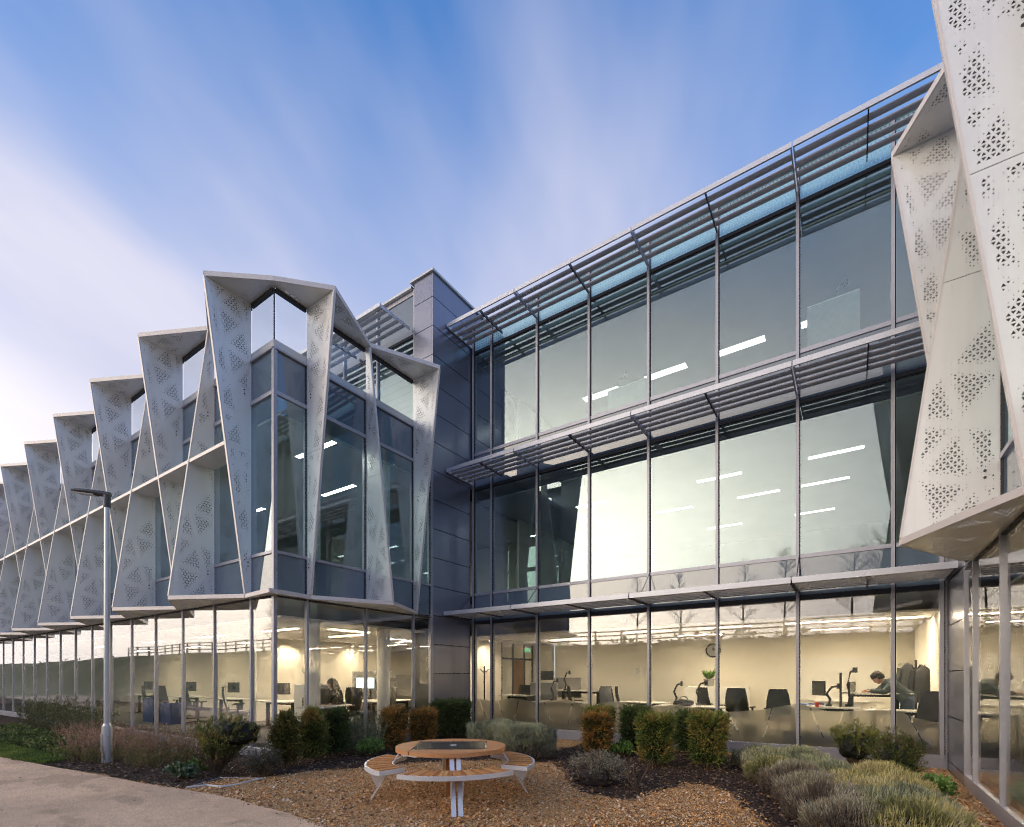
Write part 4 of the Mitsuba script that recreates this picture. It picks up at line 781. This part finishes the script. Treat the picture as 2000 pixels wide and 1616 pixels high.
def chair(x, y, rot, label, m_='fabric', jacket=False):
    k = thing('office_chair', label, 'chair'); m = R3(x, y, rot)
    s = trimesh.creation.box((.48, .46, .08)); s = s.subdivide().subdivide(); v = np.array(s.vertices); v[:, 2] -= .03 * (v[:, 1] < -.15); put('seat', xf((v + [0, 0, .46], np.array(s.faces)), m), m_, k, smooth=40)
    n = 9; u, t = np.meshgrid(np.linspace(-1, 1, n), np.linspace(0, 1, n), indexing='ij'); wv = .23 * (1 - .28 * t ** 2.5)
    B0 = np.stack([u * wv, .22 + .05 * np.cos(u * 1.2) + .10 * t + .04 * np.sin(t * 3), .56 + .56 * t], -1).reshape(-1, 3); q = np.array([[i * n + j, (i + 1) * n + j, (i + 1) * n + j + 1, i * n + j + 1] for i in range(n - 1) for j in range(n - 1)])
    bk = cat([(B0, q), (B0 + [0, .03, 0], q[:, ::-1])]); put('backrest', xf(bk, m), 'mesh' if m_ == 'fabric' else m_, k, smooth=40)
    E_ = [B0.reshape(n, n, 3)[i, 0] for i in range(n)] + [B0.reshape(n, n, 3)[-1, j] for j in range(1, n)] + [B0.reshape(n, n, 3)[i, -1] for i in range(n - 2, -1, -1)] + [B0.reshape(n, n, 3)[0, j] for j in range(n - 2, -1, -1)]
    put('back_frame', xf(tube(np.array(E_) + [0, .015, 0], .02, 6), m), 'black', k, smooth=40)
    put('stem', xf(tube([(0, 0, .08), (0, 0, .43)], .03, 8), m), 'black', k)
    for a in range(5): put('base_leg', xf(beam((0, 0, .10), (.30 * math.cos(a * 1.2566), .30 * math.sin(a * 1.2566), .05), .05, .035), m), 'black', k)
    for s in (-1, 1): put('armrest', xf(cat([box(s * .27 - .035, s * .27 + .035, -.12, .14, .66, .69), box(s * .27 - .015, s * .27 + .015, -.01, .04, .44, .66)]), m), 'black', k)
    if jacket: put('jacket', xf(cat([(B0 * [1.12, 1, 1.02] + [0, -.03, .0], q), (B0 * [1.12, 1, 1.02] + [0, .075, 0], q[:, ::-1])]), m), 'black', k, smooth=60)
def monitor(x, y, rot, z, label, on=False, w=.54, h=.32):
    k = thing('monitor', label, 'monitor'); m = R3(x, y, rot, z)
    put('housing', xf(box(-w / 2, w / 2, 0, .03, -h / 2, h / 2), m), 'black', k)
    sp = xf(box(-w / 2 + .01, w / 2 - .01, -.003, -.001, -h / 2 + .01, h / 2 - .01), m)
    kk = put('display', sp, 'screen_on', k)
    if on: scene[kk]['emitter'] = {'type': 'area', 'radiance': rgb(.032, .040, .040)}
    put('mount', xf(box(-.05, .05, .03, .07, -.05, .05), m), 'black', k)
def arm(x, y, rot, z, hh, label):
    k = thing('screen_arm', label, 'screen arm'); m = R3(x, y, rot, z)
    put('clamp', xf(box(-.05, .05, -.05, .05, 0, .05), m), 'black', k)
    put('lower_arm', xf(tube([(0, 0, .05), (.03, 0, hh * .35), (-.04, .02, hh * .6)], .026, 8), m), 'black', k, smooth=40)
    put('upper_arm', xf(tube([(-.04, .02, hh * .6), (.05, -.03, hh * .95), (.16, -.08, hh)], .022, 8), m), 'black', k, smooth=40)
    put('bracket', xf(box(.15, .19, -.14, -.02, hh - .06, hh + .06), m), 'black', k)
def divider(x, y, rot, w, z0, z1, label, m_='greyp'):
    k = thing('desk_divider', label, 'divider'); m = R3(x, y, rot, 0)
    put('panel', xf(box(-w / 2, w / 2, -.018, .018, z0, z1), m), m_, k); put('top_trim', xf(box(-w / 2, w / 2, -.021, .021, z1, z1 + .02), m), 'white' if m_ == 'greyp' else 'black', k)
def potted(x, y, z, label, s=1.0, seed=0):
    k = thing('potted_plant', label, 'plant'); r = np.random.default_rng(seed)
    put('pot', tube([(x, y, z), (x, y, z + .20 * s)], [.11 * s, .14 * s], 14), 'greyp', k, smooth=40)
    n = 60; P = np.tile([x, y, z + .19 * s], (n, 1)) + r.normal(0, .03, (n, 3)) * [1, 1, .2]; a = r.random(n) * 2 * PI
    D = np.stack([np.cos(a) * .8, np.sin(a) * .8, .6 + .8 * r.random(n)], 1); v, f, c = needles(P, D, .27 * s, .035 * s, pal(GRN, n, P, r), r, .5); put('leaves', (v, f), 'leaf', k, color=c)
def cabinet(x0, x1, y0, y1, h, doors, label):
    k = thing('cabinet', label, 'cabinet'); put('carcass', box(x0, x1, y0 + .02, y1, FL, FL + h), 'white', k)
    w = (x1 - x0) / doors
    for i in range(doors):
        d = put('door', box(x0 + i * w + .006, x0 + (i + 1) * w - .006, y0, y0 + .018, FL + .03, FL + h - .02), 'white', k)
        hx_ = x0 + (i + (.88 if i % 2 == 0 else .12)) * w; put('handle', box(hx_ - .008, hx_ + .008, y0 - .02, y0 - .001, FL + h * .55, FL + h * .72), 'black', d)
def coat_stand(x, y, label, coats=False):
    k = thing('coat_stand', label, 'coat stand')
    put('pole', tube([(x, y, FL), (x, y, FL + 1.78)], .022, 8), 'black', k)
    for a in range(6):
        c, s = math.cos(a * 1.047), math.sin(a * 1.047)
        put('hook', tube([(x, y, FL + 1.60), (x + c * .07, y + s * .07, FL + 1.58), (x + c * .16, y + s * .16, FL + 1.68)], .010, 6), 'black', k)
    for a in range(4): put('foot', tube([(x, y, FL + .12), (x + math.cos(a * 1.57 + .4) * .22, y + math.sin(a * 1.57 + .4) * .22, FL + .02)], .014, 6), 'black', k)
    put('ring', tube([(x + .13 * math.cos(t), y + .13 * math.sin(t), FL + .62) for t in np.linspace(0, 2 * PI, 13)], .008, 5, False), 'black', k)
def hull_body(bones, refine=.035, it=8, lam=0):
    ms = []
    for (p, r0), (q, r1) in bones:
        a = trimesh.creation.icosphere(2, r0); b = trimesh.creation.icosphere(2, r1)
        pts = np.vstack([np.array(a.vertices) + p, np.array(b.vertices) + q]); ms.append(m3.Manifold.hull_points(pts))
    m = m3.Manifold.batch_boolean(ms, m3.OpType.Add).refine_to_length(refine)
    me = m.to_mesh(); t = trimesh.Trimesh(me.vert_properties[:, :3], me.tri_verts, process=True)
    trimesh.smoothing.filter_taubin(t, iterations=it); return np.array(t.vertices), np.array(t.faces)
def person(label, J, hair, top, legs, rot, pos, sleeves=True, long_hair=False, phones=False, crop=True):
    """J: joints in metres in the person's own frame (+x right, +y forward is where they face, z up)"""
    k = thing('person', label, 'person'); m = R3(pos[0], pos[1], rot, pos[2])
    g = {a: np.array(b, float) for a, b in J.items()}; hd, fw = g['head'], g['face'] / np.linalg.norm(g['face'])
    rt = np.cross(fw, [0, 0, 1]); rt /= np.linalg.norm(rt); up = np.cross(rt, fw)
    H = lambda a, b, c: hd + rt * a + fw * b + up * c
    bones = [((g['pelvis'], .135), (g['waist'], .120)), ((g['waist'], .120), (g['chest'], .135)), ((g['chest'], .12), (g['neck'], .058)), ((g['neck'], .055), (hd - up * .06, .055)),
        ((H(0, -.02, .03), .088), (H(0, .02, .01), .080)), ((H(0, .03, -.03), .066), (H(0, .055, -.075), .040)), ((H(0, .075, .0), .022), (H(0, .105, -.028), .013)), ((H(-.080, -.01, -.01), .018), (H(-.084, -.02, .02), .016)), ((H(.080, -.01, -.01), .018), (H(.084, -.02, .02), .016)), ((H(-.022, .082, -.062), .011), (H(.022, .082, -.062), .011))]
    cloth, trous = [], []
    cloth += [((g['pelvis'] + [0, 0, .05], .155), (g['waist'], .145)), ((g['waist'], .145), (g['chest'], .162)), ((g['chest'], .14), (g['neck'] * .75 + g['chest'] * .25, .085))]
    for s in 'LR':
        sh, el, wr, hn = g['sh' + s], g['el' + s], g['wr' + s], g['ha' + s]
        bones += [((g['chest'] * .5 + sh * .5, .085), (sh, .058)), ((sh, .055), (el, .042)), ((el, .042), (wr, .028)), ((g['hip' + s], .085), (g['kn' + s], .060)), ((g['kn' + s], .058), (g['an' + s], .040)), ((g['an' + s], .042), (g['an' + s] + g['toe' + s], .034))]
        d = hn - wr; d /= np.linalg.norm(d); sd = np.cross(d, [0, 0, 1.0]); sd /= np.linalg.norm(sd); nn = np.cross(sd, d); q = 1 if s == 'L' else -1
        bones.append(((wr, .026), (wr + d * .045, .026)))
        for i in range(4):
            o = sd * (.030 - .020 * i) ; b0 = wr + d * .06 + o; L = (.066, .075, .070, .054)[i]; b1 = b0 + d * L * .55 - nn * .008; b2 = b1 + d * L * .35 - nn * L * .35
            bones += [((wr + d * .03 + o * .6, .013), (b0, .0105)), ((b0, .0100), (b1, .0090)), ((b1, .0090), (b2, .0080))]
        t0 = wr + d * .02 + sd * .03 * q; bones += [((t0, .0125), (t0 + d * .03 + sd * .028 * q, .0105)), ((t0 + d * .03 + sd * .028 * q, .0100), (t0 + d * .062 + sd * .026 * q - nn * .012, .0085))]
        cloth += [((g['chest'] * .5 + sh * .5, .105), (sh, .076)), ((sh, .074), (el, .060)), ((el, .060), (wr * .85 + el * .15, .044))]
        trous += [((g['pelvis'], .150), (g['hip' + s], .105)), ((g['hip' + s], .104), (g['kn' + s], .078)), ((g['kn' + s], .076), (g['an' + s], .058))]
    put('body', xf(hull_body(bones, .014, 6), m), 'skin', k, smooth=True)
    put('shirt', xf(hull_body(cloth, .03, 8), m), top, k, smooth=True); put('trousers', xf(hull_body(trous, .03, 8), m), legs, k, smooth=True)
    for s in 'LR': put('shoe', xf(hull_body([((g['an' + s] - [0, 0, .03], .048), (g['an' + s] + g['toe' + s], .042))], .03, 4), m), 'black', k, smooth=True)
    hb = [((H(0, -.035, .045), .098), (H(0, .015, .062), .080)), ((H(0, -.06, -.01), .072), (H(0, -.055, .05), .08))]
    if long_hair: hb += [((H(-.06, -.03, .02), .05), (H(-.085, -.01, -.13), .032)), ((H(.06, -.03, .02), .05), (H(.085, -.01, -.13), .032)), ((H(0, -.08, 0), .07), (H(0, -.085, -.16), .05))]
    hv, hf = hull_body(hb, .018, 4); hv = hv + (meshkit.fbm(hv * 45, 2)[:, None] - .5) * .022; put('hair', xf((hv, hf), m), 'hair', k, smooth=True)
    ev = [];
    for a in (-.031, .031): e = trimesh.creation.icosphere(1, .011); ev.append((np.array(e.vertices) + H(a, .088, .008), np.array(e.faces)))
    put('eyes', xf(cat(ev), m), 'black', k)
    if phones: put('headphones', xf(tube([H(.092 * math.cos(t), -.012, .012 + .10 * math.sin(t)) for t in np.linspace(-.15, PI + .15, 14)], .012, 6), m), 'black', k, smooth=40); [put('ear_cup', xf(tube([H(a * .082, -.012, -.005), H(a * .108, -.012, -.005)], .036, 12), m), 'black', k) for a in (-1, 1)]
# seated woman behind the glass of the far wing
person('seated woman with dark shoulder length hair and black floral blouse', dict(pelvis=(0, 0, .55), waist=(0, .04, .72), chest=(0, .10, .97), neck=(0, .13, 1.11), head=(0, .20, 1.235), face=(.0, .8, -.5), shL=(-.17, .11, 1.03), shR=(.17, .11, 1.03), elL=(-.22, .22, .79), elR=(.22, .24, .79), wrL=(-.12, .43, .79), wrR=(.12, .44, .79), haL=(-.09, .53, .785), haR=(.08, .54, .785),
    hipL=(-.09, .02, .54), hipR=(.09, .02, .54), knL=(-.10, .46, .52), knR=(.10, .46, .52), anL=(-.10, .44, .09), anR=(.10, .42, .09), toeL=(0, .15, -.05), toeR=(0, .15, -.05)), 'hair', 'floral', 'fabric', math.radians(116), (-10.52, 7.86, FL), long_hair=True)
# man bent over a raised desk
person('man in a dark grey hooded top and headphones bent over a raised desk, writing', dict(pelvis=(0, 0, .93), waist=(0, .11, 1.05), chest=(0, .30, 1.22), neck=(0, .42, 1.30), head=(0, .53, 1.385), face=(0, .62, -.62), shL=(-.18, .33, 1.25), shR=(.18, .33, 1.25), elL=(-.24, .48, 1.10), elR=(.25, .46, 1.10), wrL=(-.12, .70, 1.105), wrR=(.10, .70, 1.105), haL=(-.08, .79, 1.10), haR=(.05, .79, 1.10),
    hipL=(-.09, -.01, .92), hipR=(.09, -.01, .92), knL=(-.10, .05, .50), knR=(.10, .03, .50), anL=(-.11, -.03, .09), anR=(.11, -.05, .09), toeL=(0, .16, -.05), toeR=(0, .16, -.05)), 'hair', 'hoodie', 'denim', math.radians(104), (.98, 13.45, FL), phones=True)
desk(-10.15, 7.30, math.radians(116), 1.5, .75, .735, 'desk with a pale top that the seated woman leans on')
chair(-10.42, 7.93, math.radians(116 + 180), 'dark office chair under the seated woman'); chair(-10.75, 8.72, math.radians(100), 'dark high backed office chair just behind the seated woman')
monitor(-10.42, 7.22, math.radians(20), 1.26, 'dark monitor seen from behind on the desk of the seated woman')
cabinet(-11.9, -11.0, 7.5, 7.95, 1.22, 2, 'low dark cabinet beyond the seated woman, topped with a green plant'); potted(-11.25, 7.6, FL + 1.22, 'leafy plant standing on the cabinet behind the corner mullion of the far wing', 1, 3)
monitor(-11.5, 9.45, math.radians(-145 + 180), 1.52, 'lit monitor right of the seated woman', True); arm(-11.45, 9.6, 2.2, 1.05, .5, 'black monitor arm that holds the lit monitor right of the seated woman')
monitor(-10.75, 9.55, math.radians(35), 1.50, 'black monitor back, left one of the pair near the tower'); monitor(-10.72, 10.15, math.radians(35), 1.50, 'black monitor back, right one of the pair near the tower')
desk(-10.95, 9.9, math.radians(90), 1.6, .8, .74, 'pale desk carrying the pair of black monitors near the tower'); desk(-11.9, 9.3, math.radians(90), 1.6, .8, .74, 'pale desk carrying the lit monitor')
divider(-12.5, 10.6, math.radians(90), 1.6, FL, 1.86, 'tall grey partition behind the lit monitor'); chair(-10.5, 9.15, math.radians(-60), 'dark office chair seen from the side in front of the black monitors'); monitor(-12.3, 11.7, math.radians(35), 1.6, 'dark monitor far back beside the tall grey partition')
def seats(x, y, lbl, mon=True): desk(x, y, 0, 1.6, .8, .74, 'desk ' + lbl); monitor(x, y + .1, math.radians(180 + 8), 1.36, 'monitor on the desk ' + lbl, mon)
seats(-13.2, 7.9, 'behind the far wing glazing, second bay from the glass corner', False); seats(-16.3, 8.1, 'behind the far wing glazing, left of the spreading yew'); seats(-19.2, 8.1, 'behind the lamp post in the far wing'); seats(-22.8, 8.1, 'at the receding end of the far wing', False)
chair(-13.75, 7.05, 2.6, 'grey rounded office chair close to the far wing glazing, right of the spreading yew', 'greyp'); chair(-16.2, 7.1, 3.1, 'dark office chair in the far wing behind the spreading yew'); chair(-19.4, 7.2, 2.9, 'dark office chair in the far wing just left of the lamp post'); chair(-17.6, 6.9, 2.0, 'dark office chair in the far wing just right of the lamp post')
def crate(x, y, rot, w, d, h, label):
    k = thing('storage_crate', label, 'crate'); m = R3(x, y, rot); t = .015
    put('tub', xf(cat([box(-w/2, w/2, -d/2, d/2, 0, t), box(-w/2, -w/2 + t, -d/2, d/2, t, h), box(w/2 - t, w/2, -d/2, d/2, t, h), box(-w/2 + t, w/2 - t, -d/2, -d/2 + t, t, h), box(-w/2 + t, w/2 - t, d/2 - t, d/2, t, h)]), m), 'blue', k)
    put('rim', xf(cat([box(-w/2 - .015, w/2 + .015, -d/2 - .015, -d/2, h - .05, h), box(-w/2 - .015, w/2 + .015, d/2, d/2 + .015, h - .05, h)]), m), 'blue', k)
crate(-18.3, 6.75, .1, .6, .4, .75, 'blue crate standing in the far wing beside the lamp post'); crate(-16.9, 6.7, .1, .55, .4, .62, 'blue crate in the far wing right of the lamp post')
# behind the flat glazing
coat_stand(-10.08, 13.2, 'empty black coat stand behind the first narrow window next to the tower'); coat_stand(1.16, 14.0, 'black coat stand hung with coats behind the bent man')
def coat(x, y, w, z0, z1, m_, label):
    k = thing('coat', label, 'coat'); n = 10; zz = np.linspace(0, 1, n); ring = []
    for t in zz:
        a = np.arange(14) * 2 * PI / 14; R_ = w * (.05 + .30 * min(1, t * 5) ** .7 + .14 * t); ring.append(np.stack([x + R_ * np.cos(a) * (1 + .10 * np.sin(a * 5)), y + R_ * .50 * np.sin(a) * (1 + .12 * np.sin(a * 7 + 1)), np.full(14, z1 - (z1 - z0) * t)], 1))
    v = np.vstack(ring); f = np.array([[i * 14 + j, i * 14 + (j + 1) % 14, (i + 1) * 14 + (j + 1) % 14, (i + 1) * 14 + j] for i in range(n - 1) for j in range(14)]); put('cloth', (v, f), m_, k, smooth=60)
    for s in (-1, 1): put('sleeve', tube([(x + s * w * .34, y, z1 - .12), (x + s * w * .47, y - .02, z1 - .42), (x + s * w * .46, y - .02, z1 - .66)], [.06, .055, .05], 8), m_, k, smooth=50)
coat(1.28, 13.93, .46, FL + .85, FL + 1.66, 'black', 'long black coat on the coat stand behind the bent man'); coat(1.02, 13.98, .36, FL + 1.0, FL + 1.72, 'fabric', 'dark grey jacket hanging beside the long black coat')
desk(-9.05, 13.6, 0, 1.0, .7, .82, 'small raised desk left of the grey dividers behind the second window'); chair(-9.2, 14.2, .4, 'office chair at the small raised desk near the tower')
divider(-8.25, 13.95, 0, 1.0, .75, 1.50, 'grey divider in the third window from the tower'); divider(-7.9, 15.0, 0, .95, 1.0, 1.67, 'grey divider farther back, with an empty monitor arm in front')
arm(-7.55, 13.3, .3, .96, .62, 'black monitor arm clamped to the low desk behind the third window'); arm(-7.75, 14.5, .2, 1.26, .58, 'black monitor arm clamped to the raised desk behind the grey dividers')
desk(-7.2, 13.1, 0, 1.6, .8, .68, 'low desk behind the frosted band of the third window'); desk(-7.3, 14.7, 0, 1.6, .8, .98, 'raised desk with a dark underside behind the grey dividers'); chair(-6.85, 13.8, 2.2, 'black office chair turned sideways at the raised desk')
monitor(-9.0, 15.4, .2, 1.75, 'dark monitor in the background behind the grey dividers')
chair(-5.92, 14.0, math.radians(175), 'mesh backed office chair facing away, in the fourth window', 'greyp'); chair(-5.5, 14.3, math.radians(120), 'black office chair beside the mesh backed one'); desk(-4.9, 13.9, 0, 1.4, .75, .70, 'desk in front of the white cabinets behind the fourth window')
desk(-3.35, 12.95, 0, 1.7, .8, .68, 'desk carrying a black bag behind the fifth window'); arm(-3.78, 13.1, .1, .97, .55, 'black monitor arm left of the black bag'); arm(-3.22, 13.15, .5, .97, .58, 'black monitor arm right of the black bag')
bg = thing('bag', 'black soft bag lying on the desk behind the fifth window', 'bag'); s = trimesh.creation.icosphere(3); v = np.array(s.vertices); v = np.sign(v) * np.abs(v) ** .7 * [.25, .13, .085]; v += (meshkit.fbm(v * 9, 2)[:, None] - .5) * .04
put('body', (v + [-3.5, 12.85, 1.045], np.array(s.faces)), 'black', bg, smooth=True); put('handle', tube([(-3.5 + .1 * math.cos(t), 12.85, 1.12 + .08 * math.sin(t)) for t in np.linspace(0, PI, 9)], .012, 6), 'black', bg)
cabinet(-4.4, -2.55, 16.2, 16.65, 1.12, 4, 'low white cabinet with handles against the rear wall, topped with a plant'); potted(-3.68, 16.35, FL + 1.12, 'green spiky plant in a grey pot on the white cabinet', 1.15, 4)
ck = thing('wall_clock', 'round dark clock on the rear wall above the white cabinet', 'clock'); put('face', tube([(-3.72, 17.155, 2.56), (-3.72, 17.10, 2.56)], .21, 28), 'greyp', ck); put('rim', tube([(-3.72 + .215 * math.cos(t), 17.09, 2.56 + .215 * math.sin(t)) for t in np.linspace(0, 2 * PI, 29)], .02, 6, False), 'black', ck)
put('hands', cat([beam((-3.72, 17.085, 2.56), (-3.72, 17.085, 2.70), .014, .006, up=(0, 1, 0)), beam((-3.72, 17.083, 2.56), (-3.64, 17.083, 2.60), .016, .006, up=(0, 1, 0))]), 'black', ck)
chair(-3.0, 14.0, 2.4, 'black office chair in front of the white cabinet'); chair(-2.25, 13.35, 3.0, 'office chair with a dark jacket over its back, left of the wide black chair', 'fabric', True); chair(-1.38, 12.95, 3.2, 'wide black office chair close to the glass behind the big lavender mass')
wb = thing('whiteboard', 'large pale whiteboard on the rear wall behind the bent man', 'whiteboard'); put('board', box(-4.9 + 3.6, .72, 17.12, 17.155, 1.0, 2.24), 'white', wb); put('tray', box(-.9, .4, 17.04, 17.118, .98, 1.0), 'alu', wb)
desk(-.55, 12.95, 0, 1.45, .8, .76, 'desk with a red cup and blue papers in front of the bent man'); desk(.40, 13.55, math.radians(14), 1.2, .75, 1.07, 'raised desk on a black frame that the bent man writes on'); desk(.75, 12.75, 0, 1.1, .7, .74, 'desk near the glass at the last wide window')
divider(-.20, 13.35, math.radians(90), 1.2, .95, 1.76, 'thin dark divider seen edge on between the monitors', 'black')
monitor(-.62, 13.05, math.radians(-62), 1.44, 'black monitor left of the dark divider'); monitor(.02, 13.3, math.radians(78), 1.42, 'black monitor seen edge on right of the dark divider')
arm(-.42, 13.1, .2, 1.04, .45, 'black monitor arm left of the dark divider'); arm(-.05, 13.25, -.5, 1.04, .80, 'tall black monitor arm rising above the dark divider'); chair(1.16, 12.72, math.radians(200), 'black mesh chair with armrests in the last window before the near wing')
cp = thing('cup', 'red cup on the desk behind the last wide window', 'cup'); put('body', tube([(-.62, 12.65, 1.042), (-.62, 12.65, 1.145)], [.036, .045], 14), 'red', cp); put('handle', tube([(-.575 + .03 * math.sin(t), 12.65, 1.095 + .03 * math.cos(t)) for t in np.linspace(0, PI, 7)], .006, 5), 'red', cp)
gl = thing('drinking_glass', 'clear drinking glass on the desk in front of the bent man', 'glass'); put('body', tube([(.38, 12.62, 1.022), (.38, 12.62, 1.14)], [.032, .038], 14, False), 'wglass', gl); put('water', tube([(.38, 12.62, 1.024), (.38, 12.62, 1.085)], [.030, .033], 12), 'wglass', gl)
pp = thing('papers', 'crumpled blue papers on the desk beside the red cup', 'papers'); a_, b_ = np.meshgrid(np.linspace(0, 1, 9), np.linspace(0, 1, 9), indexing='ij'); pv = np.stack([-1.0 + .5 * a_, 12.75 + .3 * b_, 1.045 + .09 * meshkit.fbm(np.stack([a_ * 4, b_ * 4, a_ * 0], -1), 3)], -1).reshape(-1, 3); put('sheet', (pv, np.array([[i * 9 + j, (i + 1) * 9 + j, (i + 1) * 9 + j + 1, i * 9 + j + 1] for i in range(8) for j in range(8)])), 'blue', pp)
pr = thing('paper_sheet', 'white sheet of paper under the hands of the bent man', 'paper'); put('sheet', xf(box(-.15, .15, -.105, .105, 0, .003), R3(.28, 13.42, .3, FL + 1.0705)), 'white', pr)
crate(-.75, 12.52, 0, .95, .4, .22, 'blue crate on the floor behind the frosted glass, left of the farther ragged yew'); crate(.95, 12.5, 0, .6, .4, .22, 'blue crate on the floor behind the frosted glass of the last window')
ex = thing('exit_sign', 'small green illuminated exit sign hanging above the glass partition', 'sign'); put('housing', box(-9.86, -9.60, 15.32, 15.36, 2.58, 2.74), 'white', ex); mat('exit', tw(prin((.10, .30, .16), .5)))
kk = put('face', box(-9.85, -9.61, 15.314, 15.319, 2.59, 2.73), 'exit', ex); scene[kk]['emitter'] = {'type': 'area', 'radiance': rgb(.002, .010, .005)}
put('arrow', cat([box(-9.75, -9.66, 15.308, 15.312, 2.65, 2.67), (np.array([[-9.79, 15.31, 2.66], [-9.74, 15.31, 2.69], [-9.74, 15.31, 2.63], [-9.79, 15.311, 2.66], [-9.74, 15.311, 2.69], [-9.74, 15.311, 2.63]]), np.array([[0, 1, 2], [3, 5, 4]]))]), 'white', ex)
divider(-.33, 12.68, 0, .95, 8.42, 9.75, 'grey desk divider behind the top floor glazing, the one nearest the near wing'); divider(-5.05, 13.0, 0, 1.1, 8.42, 9.62, 'grey desk divider behind the top floor glazing, third bay from the tower')
arm(-.3, 12.8, .6, 9.15, .95, 'black monitor arm above the top floor divider nearest the near wing'); arm(-5.3, 13.1, .3, 9.1, .85, 'black monitor arm above the top floor divider, third bay from the tower')
for x, z, w, h_, lb in ((-6.35, 1.75, .21, .30, 'white notice sheet on the rear wall behind the mesh backed chair'), (-6.05, 1.72, .21, .30, 'second white notice sheet on the rear wall, beside the first one'), (1.0, 1.9, .30, .21, 'small landscape notice on the rear wall right of the whiteboard')):
    nt = thing('notice', lb, 'notice'); put('sheet', box(x, x + w, 17.135, 17.155, z, z + h_), 'white', nt); put('print', cat([box(x + .03, x + w - .03 - .05 * (i % 3), 17.131, 17.1345, z + h_ - .05 - i * .035, z + h_ - .04 - i * .035) for i in range(int(h_ / .045))]), 'greyp', nt)
for x, y, lb in ((-6.3, 13.2, 'grey waste bin behind the frosted glass of the fourth window'), (-1.95, 12.7, 'grey waste bin beside the wide black office chair')):
    nt = thing('waste_bin', lb, 'bin'); put('tub', tube([(x, y, FL), (x, y, FL + .32)], [.11, .14], 14), 'greyp', nt, smooth=40); put('rim', tube([(x + .14 * math.cos(a), y + .14 * math.sin(a), FL + .32) for a in np.linspace(0, 2 * PI, 15)], .010, 5, False), 'black', nt)
# frosted film along the foot of the flat glazing: a ridge line with a few cut lines
ridge = [1.0, 1.02, .96, 1.08, .98, 1.10, .93, 1.06, .98, 1.03, .88, .97, 1.12, .98, 1.06, .92, .84]
for i in range(8):
    a, b = BX[i] + .035, BX[i + 1] - .035; z = ridge[i * 2:i * 2 + 3]; m_ = a + (b - a) * (.35 + .1 * (i % 3))
    pg = Polygon([(a, .255), (b, .255), (b, z[2]), (m_, z[1]), (a, z[0])])
    for q in ((a + .12, z[0] + .1, a + .42, .45), (m_ + .25, z[1] + .1, m_ + .08, .40))[: 2 if b - a > 1 else 1]:
        pg = pg.difference(LineString([(q[0], q[1]), (q[2], q[3])]).buffer(.011))
    ms = []
    for g in getattr(pg, 'geoms', [pg]):
        t = trimesh.creation.triangulate_polygon(g, engine='earcut'); ms.append((np.c_[t[0][:, 0], np.full(len(t[0]), YB + .02), t[0][:, 1]], t[1]))
    put('frosted_film', cat(ms), 'film', B)
